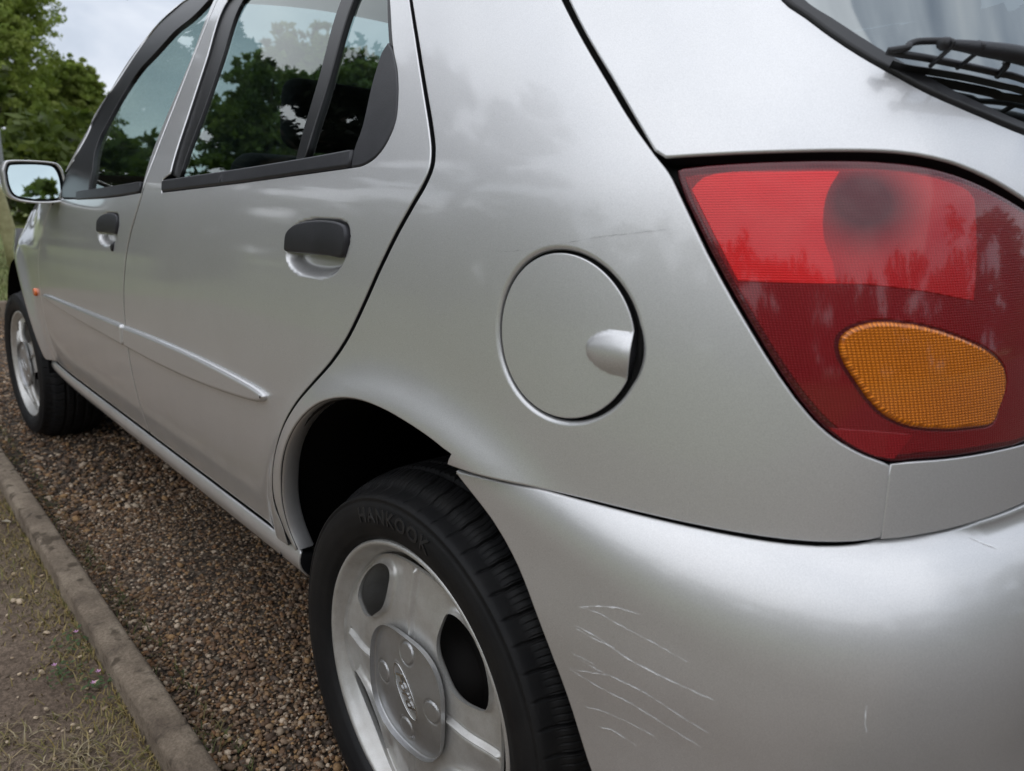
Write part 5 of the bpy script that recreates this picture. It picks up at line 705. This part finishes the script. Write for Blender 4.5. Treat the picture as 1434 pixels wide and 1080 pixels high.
def vmat():
    m=mat('trodden_earth',(.1,.08,.06),.95); t=NT(m); n=t.noise(3.5,8,.65); 
    c=t.ramp(n,[(.3,(.18,.13,.095)),(.5,(.25,.187,.14)),(.72,(.33,.255,.195))]); s=t.ramp(t.noise(140,3,.7),[(.42,(.6,.58,.55)),(.62,(1.1,1.08,1.05))]); c=t.mix(1,c,s,'MULTIPLY')
    gr=t.ramp(t.noise(1.6,5,.6),[(.5,(0,0,0)),(.66,(1,1,1))]); c=t.mix(t.math('MULTIPLY',gr,.35),c,(.20,.155,.09)); t.l(c,t.b.inputs['Base Color']); t.bump(t.noise(60,6,.7),.8,.02); return m
M['earth']=vmat()
def grm():
    m=mat('field_grass',(.09,.11,.03),.9); t=NT(m); t.l(t.ramp(t.noise(.5,8,.7),[(.3,(.10,.13,.035)),(.5,(.18,.21,.06)),(.75,(.28,.27,.11))]),t.b.inputs['Base Color']); t.bump(t.noise(12,6,.8),.6,.05); return m
M['grass']=grm()
def kmat():
    m=mat('kerb_concrete',(.25,.22,.18),.9); t=NT(m); n=t.noise(9,8,.68)
    c=t.ramp(n,[(.32,(.13,.100,.075)),(.5,(.25,.20,.152)),(.72,(.37,.31,.245))]); sp=t.ramp(t.noise(26,2,.5),[(.58,(1,1,1)),(.66,(.42,.40,.37))]); c=t.mix(1,c,sp,'MULTIPLY')
    st=t.ramp(t.noise(220,3,.7),[(.35,(.7,.68,.64)),(.6,(1.08,1.06,1.02))]); c=t.mix(1,c,st,'MULTIPLY'); t.l(c,t.b.inputs['Base Color']); t.bump(t.noise(130,6,.75),.6,.006); return m
M['kerb']=kmat()
def sheet(name,x0,x1,y0,y1,z,nx,ny,m,bump=0,label=None):
    X_,Y_=np.meshgrid(np.linspace(x0,x1,nx),np.linspace(y0,y1,ny),indexing='ij'); Z_=np.full_like(X_,z)+bump*(np.sin(X_*3.1+1.3*np.sin(Y_*2.3))*np.cos(Y_*3.7+X_)); V=np.stack([X_,Y_,Z_],-1).reshape(-1,3)
    i,j=np.meshgrid(np.arange(nx-1),np.arange(ny-1),indexing='ij'); a=i*ny+j; F=np.stack([a,a+ny,a+ny+1,a+1],-1).reshape(-1,4); o=link(name,mesh_np(name,V,F),m); o['kind']='structure'; return o
sheet('ground',-150,300,-200,200,-.03,60,60,M['grass'])
sheet('gravel_car_park',-14,5.78,-25,.93,0,80,100,M['gravel'],.004)
sheet('dirt_path',-14,7.5,.955,3.4,.012,90,30,M['earth'],.008)
# pebbles
def ico():
    bm=bmesh.new(); bmesh.ops.create_icosphere(bm,subdivisions=1,radius=1); v=np.array([q.co[:] for q in bm.verts]); f=np.array([[q.index for q in p.verts] for p in bm.faces]); bm.free(); return v,f
def pebbles(name,n,region,size,tones,zb,flat=.62,seed=1,dens=None):
    g=np.random.default_rng(seed); iv,jf=ico(); x0,x1,y0,y1=region
    if dens: px=x0+(x1-x0)*g.random(n)**dens
    else: px=g.uniform(x0,x1,n)
    py=g.uniform(y0,y1,n); s=size*np.exp(g.normal(0,.32,n)); 
    jit=1+g.normal(0,.16,(n,len(iv),1)); P=iv[None]*jit; sc=np.stack([s*g.uniform(.8,1.3,n),s*g.uniform(.65,1,n),s*flat*g.uniform(.7,1.1,n)],-1)[:,None]; P=P*sc
    a=g.uniform(0,2*pi,n); b=g.normal(0,.35,n); ca,sa,cb,sb=np.cos(a)[:,None],np.sin(a)[:,None],np.cos(b)[:,None],np.sin(b)[:,None]
    x,y,z=P[...,0],P[...,1],P[...,2]; x,z=x*cb-z*sb,x*sb+z*cb; x,y=x*ca-y*sa,x*sa+y*ca
    z=z+zb+(s*.25)[:,None]+g.uniform(-.002,.003,n)[:,None]; V=np.stack([x+px[:,None],y+py[:,None],z],-1).reshape(-1,3)
    F=(jf[None]+(np.arange(n)*len(iv))[:,None,None]).reshape(-1,3); o=link(name,mesh_np(name,V,F),M['pebble'])
    t=np.array(tones)[g.integers(0,len(tones),n)]*2.0*np.array([1.02,.92,.83])*g.uniform(.7,1.25,(n,1)); c=np.ones((n,len(iv),4)); c[...,:3]=t[:,None]; at=o.data.color_attributes.new('tone','FLOAT_COLOR','POINT'); at.data.foreach_set('color',c.ravel().astype(np.float32)); o['kind']='stuff'; return o
TN=[(.10,.066,.042),(.13,.09,.055),(.07,.052,.040),(.16,.125,.09),(.085,.068,.056),(.22,.19,.155),(.12,.072,.04),(.055,.045,.038),(.19,.13,.07),(.30,.27,.23),(.14,.11,.085),(.09,.06,.04)]
#PEB#
o=pebbles('gravel',54000,(-.35,1.5,.05,.925),.0037,TN,0,seed=3); tag(o,'loose brown and buff gravel beside and beneath the car','gravel')
o=pebbles('gravel',34000,(1.5,5.7,-.9,.925),.0060,TN,0,seed=5,dens=1.5); tag(o,'brown gravel further along towards the front wheel','gravel')
TD=[(.2,.17,.13),(.12,.10,.08),(.3,.27,.22),(.09,.075,.06)]
o=pebbles('loose_stones',2600,(0,4.5,.97,1.9),.0042,TD,.013,.5,seed=9); tag(o,'small pale stones scattered on the bare dirt path','stones')
# kerb edging stones
def kerb(x0,x1,y0,y1,h,label,along='x'):
    nx=max(8,int(abs((x1-x0) if along=='x' else (y1-y0))/.02)); g=np.random.default_rng(int(abs(x0*100))+3)
    prof=[(0,-.12),(0,h-.008),(.003,h-.002),(.009,h),((.5),h+.001),(-.010,h),(-.003,h-.003),(-.0,h-.010),(-.0,-.12)]
    W=(y1-y0) if along=='x' else (x1-x0); L=(x1-x0) if along=='x' else (y1-y0); pr=[]
    for i,(a,b) in enumerate(prof): pr.append((W*.5 if i==4 else (a if i<4 else W+a),b))
    n=len(pr); V=[]; wob=np.convolve(g.normal(0,1,nx+9),np.ones(9)/9,'same')[:nx+1]
    for i in range(nx+1):
        t=i/nx*L; e=0 if 0<i<nx else .003
        for k,(a,b) in enumerate(pr):
            j=g.normal(0,.0009); a2=a+j+wob[i]*.0012*(1 if k<4 else -1); b2=b-(e if k in(2,3,4,5,6) else 0)+j*.7
            V.append((x0+t,y0+a2,b2) if along=='x' else (x0+a2,y0+t,b2))
    F=[(i*n+k,i*n+k+1,(i+1)*n+k+1,(i+1)*n+k) for i in range(nx) for k in range(n-1)]; F+=[tuple(range(n)),tuple(range(nx*n,nx*n+n))[::-1]]
    if along!='x': F=[f[::-1] for f in F]
    o=link('kerb_stone',mesh_np('kerb_stone',V,F),M['kerb']); tag(o,label,'kerb','kerb stones edging the parking bay'); return o
for a,b,l in ((-.75,2.095,'long worn kerb stone nearest the camera, dark lichen spots on top'),(2.103,4.2,'second kerb stone, straight ahead along the path, level with the front door'),(4.208,5.7,'third kerb stone along the path, ending at the far kerb')):
    kerb(a,b,.915,.968,.060,l)
for k,(a,b) in enumerate(((.02,.97),(-.94,.01),(-1.9,-.95),(-2.86,-1.91))):
    kerb(5.78,5.88,a,b,.11,['far kerb stone beyond the front wheel, at the corner with the path kerb','far kerb stone beyond the front wheel, one in from the corner','far kerb stone across the bay in front of the bonnet','farthest right of the kerb stones across the bay front'][k],'y')
# dry grass, weeds
def blades(name,n,region,hgt,cols,zb,seed,clump=0,lean=.6,wid=.0012):
    g=np.random.default_rng(seed); x0,x1,y0,y1=region
    if clump: c=np.stack([g.uniform(x0,x1,clump),g.uniform(y0,y1,clump)],-1); k=g.integers(0,clump,n); p=c[k]+g.normal(0,.035,(n,2))
    else: p=np.stack([g.uniform(x0,x1,n),g.uniform(y0,y1,n)],-1)
    p[:,1]=np.clip(p[:,1],y0,y1+.2); a=g.uniform(0,2*pi,n); d=np.stack([np.cos(a),np.sin(a)],-1); h=hgt*g.uniform(.4,1.2,n); l=h*lean*g.uniform(.3,1.8,n); w=np.stack([-d[:,1],d[:,0]],-1)*wid
    b=np.column_stack([p,np.full(n,zb)]); W=np.column_stack([w,np.zeros(n)]); m_=b+np.column_stack([d*(l*.4)[:,None],h*.65]); t=b+np.column_stack([d*l[:,None],h*g.uniform(.5,1,n)])
    V=np.stack([b-W,b+W,m_+W*.7,m_-W*.7,t],1).reshape(-1,3); i=np.arange(n)*5; F=np.concatenate([np.stack([i,i+1,i+2],-1),np.stack([i,i+2,i+3],-1),np.stack([i+3,i+2,i+4],-1)]); o=link(name,mesh_np(name,V,F,False),M['blade'])
    t_=np.array(cols)[g.integers(0,len(cols),n)]*g.uniform(.7,1.2,(n,1)); c=np.ones((n,5,4)); c[...,:3]=t_[:,None]; at=o.data.color_attributes.new('tone','FLOAT_COLOR','POINT'); at.data.foreach_set('color',c.ravel().astype(np.float32)); o['kind']='stuff'; return o
def bmat():
    m=mat('grass_blades',(.2,.16,.07),.8); t=NT(m); a=t.n('ShaderNodeAttribute',attribute_name='tone'); t.l(a.outputs['Color'],t.b.inputs['Base Color']); return m
M['blade']=bmat()
DRY=[(.30,.23,.13),(.24,.18,.09),(.36,.30,.19),(.20,.17,.06),(.17,.13,.08)]
o=blades('dry_grass',9000,(.05,.60,1.0,1.75),.014,DRY,.012,21,clump=60,lean=2.0); tag(o,'straw-coloured dry grass lying on the dirt beside the nearest kerb','dry grass')
o=blades('dry_grass',2600,(.2,2.0,.972,1.03),.015,[(.26,.19,.06),(.22,.17,.07),(.15,.14,.04),(.30,.23,.10)],.012,22,clump=110,lean=1.1); tag(o,'yellow-green grass fringe growing along the kerb edge','grass')
o=blades('short_weeds',1300,(.1,3.6,.86,.914),.016,[(.10,.11,.03),(.16,.13,.05),(.06,.075,.02)],.003,24,clump=90,lean=1.2); tag(o,'thin weeds and moss in the gravel along the kerb','weeds')
o=blades('field_grass_blades',26000,(6.0,14,-5,2.5),.07,[(.10,.13,.03),(.15,.16,.05),(.20,.19,.08)],-.03,23,lean=.8,wid=.004); tag(o,'mown green grass beyond the far kerb','grass')
# small clover-like weeds with pink flowers
M['leaf_weed']=mat('weed_leaf',(.05,.09,.025),.7); M['petal']=mat('pink_petal',(.55,.30,.50),.7)
def weed(x,y,fl,label,seed):
    g=np.random.default_rng(seed); w=empty('flowering_weed',(x,y,.012)); tag(w,label,'weed','pink-flowered weeds by the kerb')
    V=[];F=[]
    for k in range(34):
        a=g.uniform(0,2*pi); r=g.uniform(.004,.05); z=g.uniform(.003,.02); l=g.uniform(.004,.008); b=g.uniform(0,2*pi); c=np.array([r*cos(a),r*sin(a),z]); d=np.array([cos(b),sin(b),.3])*l; e=np.array([-sin(b),cos(b),.1])*l*.45; i=len(V); V+=[c-d,c+e,c+d,c-e]; F.append((i,i+1,i+2,i+3))
    link('leaf_cluster',mesh_np('leaf_cluster',V,F,False),M['leaf_weed'],w)
    for q in fl:
        V=[];F=[]
        for k in range(5):
            a=2*pi*k/5; c=np.array([q[0],q[1],.026]); i=len(V); l=.005; V+=[c,c+[l*.7*cos(a-.5),l*.7*sin(a-.5),.002],c+[l*cos(a),l*sin(a),.004],c+[l*.7*cos(a+.5),l*.7*sin(a+.5),.002]]; F.append((i,i+1,i+2,i+3))
        link('flower',mesh_np('flower',V,F,False),M['petal'],w)
weed(.655,.985,[(.01,.0),(-.02,.015)],'low green weed with pink flowers closest to the kerb edge',1)
weed(.72,1.03,[(.015,.01)],'low green weed with one pink flower set back from the kerb on the dirt',2)
weed(.83,.985,[(.0,.0)],'small weed with a pale pink flower farther up the kerb',3)
# leaves lying about
def dead_leaf(x,y,s,rz,label):
    V=[(0,0,0),(.35*s,.22*s,.10*s),(s*.7,.2*s,.05*s),(s,0,.0),(.7*s,-.2*s,.09*s),(.35*s,-.23*s,.03*s),(.5*s,0,-.02*s)]; F=[(0,6,1),(1,6,2),(2,6,3),(3,6,4),(4,6,5),(5,6,0)]
    o=link('dead_leaf',mesh_np('dead_leaf',V,F,False),M['deadleaf']); o.location=(x,y,.019); o.rotation_euler=(.1,.05,rz); tag(o,label,'leaf','dead leaves on the dirt path'); return o
M['deadleaf']=mat('dead_leaf',(.33,.29,.22),.8)
dead_leaf(1.55,.985,.035,.5,'pale curled dead leaf on the dirt against the kerb, farther one'); dead_leaf(.44,1.10,.028,1.2,'pale dead leaf lying on the dirt among dry grass, nearer one'); dead_leaf(1.28,1.07,.030,2.2,'pale dead leaf in the middle distance of the dirt path')

# ------------------------------------------------------------------ posts
M['post']=mat('weathered_post_wood',(.27,.24,.11),.9); t=NT(M['post']); t.l(t.ramp(t.noise(6,6,.7),[(.35,(.30,.27,.14)),(.65,(.50,.46,.27))]),t.b.inputs['Base Color'])
M['pole']=mat('galvanised_pole',(.30,.31,.32),.5,.6)
V,F=tube([(10.65,-.46,-.05),(10.6,-.42,.35),(10.45,-.30,.93),(10.44,-.29,.98)],[.095,.092,.088,.07],14); o=link('timber_post',mesh_np('timber_post',V,F),M['post']); tag(o,'yellowish leaning timber post behind the door mirror','post')
V,F=tube([(10.9,.2,-.05),(10.9,.2,.75)],.09,12); o=link('timber_post',mesh_np('timber_post',V,F),M['post']); tag(o,'short upright timber post just outside the left edge behind the leaning one','post')
sg=empty('sign_post',(11.3,-.50,0)); tag(sg,'grey metal sign on a pole at the far left edge','sign post')
V,F=tube([(0,0,-.05),(0,0,1.75)],.03,10); link('pole',mesh_np('pole',V,F),M['pole'],sg)
bm=bmesh.new(); rbox(bm,(-.04,.10,1.5),(.02,.30,.42),.008,2); bm_obj('sign_plate',bm,M['pole'],sg)

# ------------------------------------------------------------------ trees
def leafmat(n,a,b,c):
    m=mat(n,b,.6,spec=.25); t=NT(m); g=t.n('ShaderNodeNewGeometry'); 
    x=t.ramp(t.noise(.55,3,.6),[(.35,a),(.5,b),(.68,c)]); r=t.n('ShaderNodeAttribute',attribute_name='tone'); t.l(t.mix(1,x,r.outputs['Color'],'MULTIPLY'),t.b.inputs['Base Color'])
    tr=t.n('ShaderNodeBsdfTranslucent'); t.l(t.mix(1,x,(1.2,1.25,.7),'MULTIPLY'),tr.inputs[0]); ms=t.n('ShaderNodeMixShader'); ms.inputs[0].default_value=.35; o=t.t.nodes['Material Output']; t.l(t.b.outputs[0],ms.inputs[1]); t.l(tr.outputs[0],ms.inputs[2]); t.l(ms.outputs[0],o.inputs[0]); return m
M['leafA']=leafmat('broad_leaves',(.14,.19,.04),(.25,.31,.075),(.38,.42,.14)); M['leafP']=leafmat('pine_needles',(.012,.018,.010),(.026,.034,.018),(.045,.054,.030)); M['leafH']=leafmat('hedge_leaves',(.06,.09,.022),(.12,.16,.04),(.20,.23,.065))
M['bark']=mat('bark',(.075,.058,.042),.9); NT(M['bark']).bump(NT(M['bark']).noise(8,6,.7),.8,.05)
def crown(name,blobs,n,leaf,m,parent,seed,droop=0.):
    g=np.random.default_rng(seed); B=np.array(blobs,float); vol=(B[:,3]*B[:,4])**1.1; k=g.choice(len(B),n,p=vol/vol.sum()); d=g.normal(size=(n,3)); d/=np.linalg.norm(d,axis=1)[:,None]
    # sub-clumps on each lobe so the outline is ragged
    nc=max(900,n//35); ck=g.choice(len(B),nc,p=vol/vol.sum()); cd=g.normal(size=(nc,3)); cd/=np.linalg.norm(cd,axis=1)[:,None]; cp=B[ck,:3]+cd*np.stack([B[ck,3],B[ck,3],B[ck,4]],-1)*(g.random(nc)**.42)[:,None]*g.uniform(.75,1.16,nc)[:,None]
    idx=g.integers(0,nc,n); cr_=.085*B[ck[idx],3]+.12; P=cp[idx]+d*(cr_*g.random(n)**.5)[:,None]*[1,1,.6]
    a=g.normal(size=(n,3)); a/=np.linalg.norm(a,axis=1)[:,None]; b=np.cross(a,g.normal(size=(n,3))); b/=np.linalg.norm(b,axis=1)[:,None]+1e-9; l=leaf*g.uniform(.6,1.3,n)[:,None]
    V=np.stack([P-a*l,P+b*l*.45,P+a*l,P-b*l*.45],1).reshape(-1,3); i=np.arange(n)*4; F=np.stack([i,i+1,i+2,i+3],-1); o=link(name,mesh_np(name,V,F,False),m,parent)
    t=g.uniform(.6,1.35,nc)[idx][:,None]*g.uniform(.8,1.2,(n,1))*np.array([1,1,1]); c=np.ones((n,4,4)); c[...,:3]=t[:,None]; at=o.data.color_attributes.new('tone','FLOAT_COLOR','POINT'); at.data.foreach_set('color',c.ravel().astype(np.float32)); return o
def limbs(name,P,parent):
    V=[];F=[]
    for pts,r0,r1 in P:
        v,f=tube(spl(pts,4),np.linspace(r0,r1,(len(pts)-1)*4+1),8); b=len(V); V+=v; F+=[tuple(b+i for i in q) for q in f]
    return link(name,mesh_np(name,V,F),M['bark'],parent)
def broad(x,y,H,R,n,leaf,label,seed,m='leafA',lobes=11):
    g=np.random.default_rng(seed); t=empty('broadleaf_tree',(x,y,0)); tag(t,label,'tree'); bl=[]
    for k in range(lobes):
        a=g.uniform(0,2*pi); q=g.random(); rr=R*(.62*(1-q*.55))*g.uniform(.5,1); bl.append((rr*cos(a),rr*sin(a),H*(.30+.56*q),R*g.uniform(.30,.46),H*g.uniform(.10,.17)))
    bl.append((0,0,H*.55,R*.6,H*.28)); crown('crown',bl,n,leaf,M[m],t,seed)
    lb=[([(0,0,-.2),(.1,.05,H*.25),(0,.1,H*.5),(.1,0,H*.8)],.035*H,.008*H)]+[([(0,0,H*.22),(b[0]*.5,b[1]*.5,H*.3+b[2]*.2),(b[0],b[1],b[2])],.014*H,.004*H) for b in bl[:7]]
    limbs('trunk',lb,t); return t
def pine(x,y,H,n,label,seed):
    g=np.random.default_rng(seed); t=empty('pine_tree',(x,y,0)); tag(t,label,'tree','tall pines behind and left of the camera'); bl=[];lb=[([(0,0,-.2),(.15,0,H*.4),(-.1,.1,H*.7),(.1,0,H*.96)],.026*H,.006*H)]
    for k in range(15):
        z=H*(.42+.54*k/14); a=g.uniform(0,2*pi); r=H*.20*(1.25-.9*k/14)*g.uniform(.6,1.15); b=(r*cos(a),r*sin(a),z,H*g.uniform(.07,.11),H*g.uniform(.020,.036)); bl.append(b); lb.append(([(0,0,z-.04*H),(b[0]*.5,b[1]*.5,z-.01*H),(b[0],b[1],z)],.006*H,.002*H))
    crown('crown',bl,n,.095,M['leafP'],t,seed); limbs('trunk',lb,t); return t
broad(58.5,-7.2,21.3,7.4,130000,.15,'large yellow-green tree filling the top left of the photo',31)
broad(65.7,-13.5,11,5.2,80000,.15,'lower round tree behind the windscreen pillar, right of the large one',32)
broad(54,-11.3,5.6,5.6,42000,.16,'low dark bush under the large tree behind the door mirror',33,'leafH',8)
broad(52,-7.2,5.2,4.6,36000,.15,'low bush at the far left edge under the large tree',36,'leafH',8)
for k,(a,R_,H,l) in enumerate(((-22,30,6.5,'tree beyond the front of the car, seen through the windscreen'),(-28,27,6.5,'tall tree to the right of the bonnet, seen through the front door window'),(-35,28,7.5,'tall tree seen through the rear door window'),(-42,25,8,'tree seen through the rear quarter light'),(-50,27,12,'tallest tree on the right-hand side of the car park'))): broad(R_*cos(radians(a)),R_*sin(radians(a)),H,3.8,14000,.17,l,60+k,'leafH')
for k,(x,y,H,n,l) in enumerate(((11,4.1,7.4,26000,'pine reflected in the rear door window, nearest of the pines'),(12.5,5.0,9.0,16000,'thin pine between the nearest pine and the tall one'),(14.5,6.3,11.5,30000,'tall pine reflected in the side windows, left of the nearest pine'),(16,2.9,8.5,26000,'pine behind the nearest pine, straight ahead of the path'),(9.5,8.5,12,16000,'tall pine on the left beyond the dirt path'),(13.5,2.6,6.6,26000,'pine of middle height just right of the nearest pine'))): pine(x,y,H,n,l,41+k)
# trees closing the view all round (seen through the windows and in the paint)
g_=np.random.default_rng(77)
def hedge(x,y,H,R,label,seed,n=15000,leaf=.22,group=None):
    g=np.random.default_rng(seed); t=empty('hedgerow_tree',(x,y,0)); tag(t,label,'tree',group); bl=[(g.uniform(-1,1)*R,g.uniform(-1,1)*R*.5,H*q,R*g.uniform(.4,.7)*(1.15-q*.6),H*g.uniform(.12,.2)) for q in np.linspace(.10,.86,12)]
    crown('crown',bl,n,leaf,M['leafH'],t,seed); limbs('trunk',[([(0,0,-.2),(.1,0,H*.3),(0,0,H*.75)],.03*H,.01*H)],t); return t
bases=[hedge(30,-16,9,4.2,'bushy tree seen through the right-hand windows, nearest of that row',51),hedge(25,-21,7,4.4,'broad low tree seen through the right-hand windows, second of that row',52),hedge(19,24,10,4.0,'tall bushy tree beyond the dirt path, ahead on the left',53)]
lab=['hedgerow tree in the row across the field to the right','hedgerow tree in the row ahead of the car','hedgerow tree in the row behind the photographer','hedgerow tree in the row beyond the dirt path']
for k in range(44):
    a=radians(-40+8*k+g_.uniform(-2,2)); R_=g_.uniform(26,37); x,y=R_*cos(a),R_*sin(a)
    if -26<math.degrees(math.atan2(y,x))<-3: continue
    c=copy_tree(bases[k%3]); c.location=(x,y,-.1); c.rotation_euler=(0,0,a+pi/2); s=g_.uniform(.6,1.15); c.scale=(s*1.3,s*1.3,s)
    d=math.degrees(a)%360; c['label']=lab[0 if 225<d<330 else 1 if (d>=330 or d<40) else 3 if d<135 else 2]; c['group']={0:'hedgerow trees on the right',1:'hedgerow trees ahead',2:'hedgerow trees behind the camera',3:'hedgerow trees beyond the path'}[lab.index(c['label'])]; c['category']='tree'
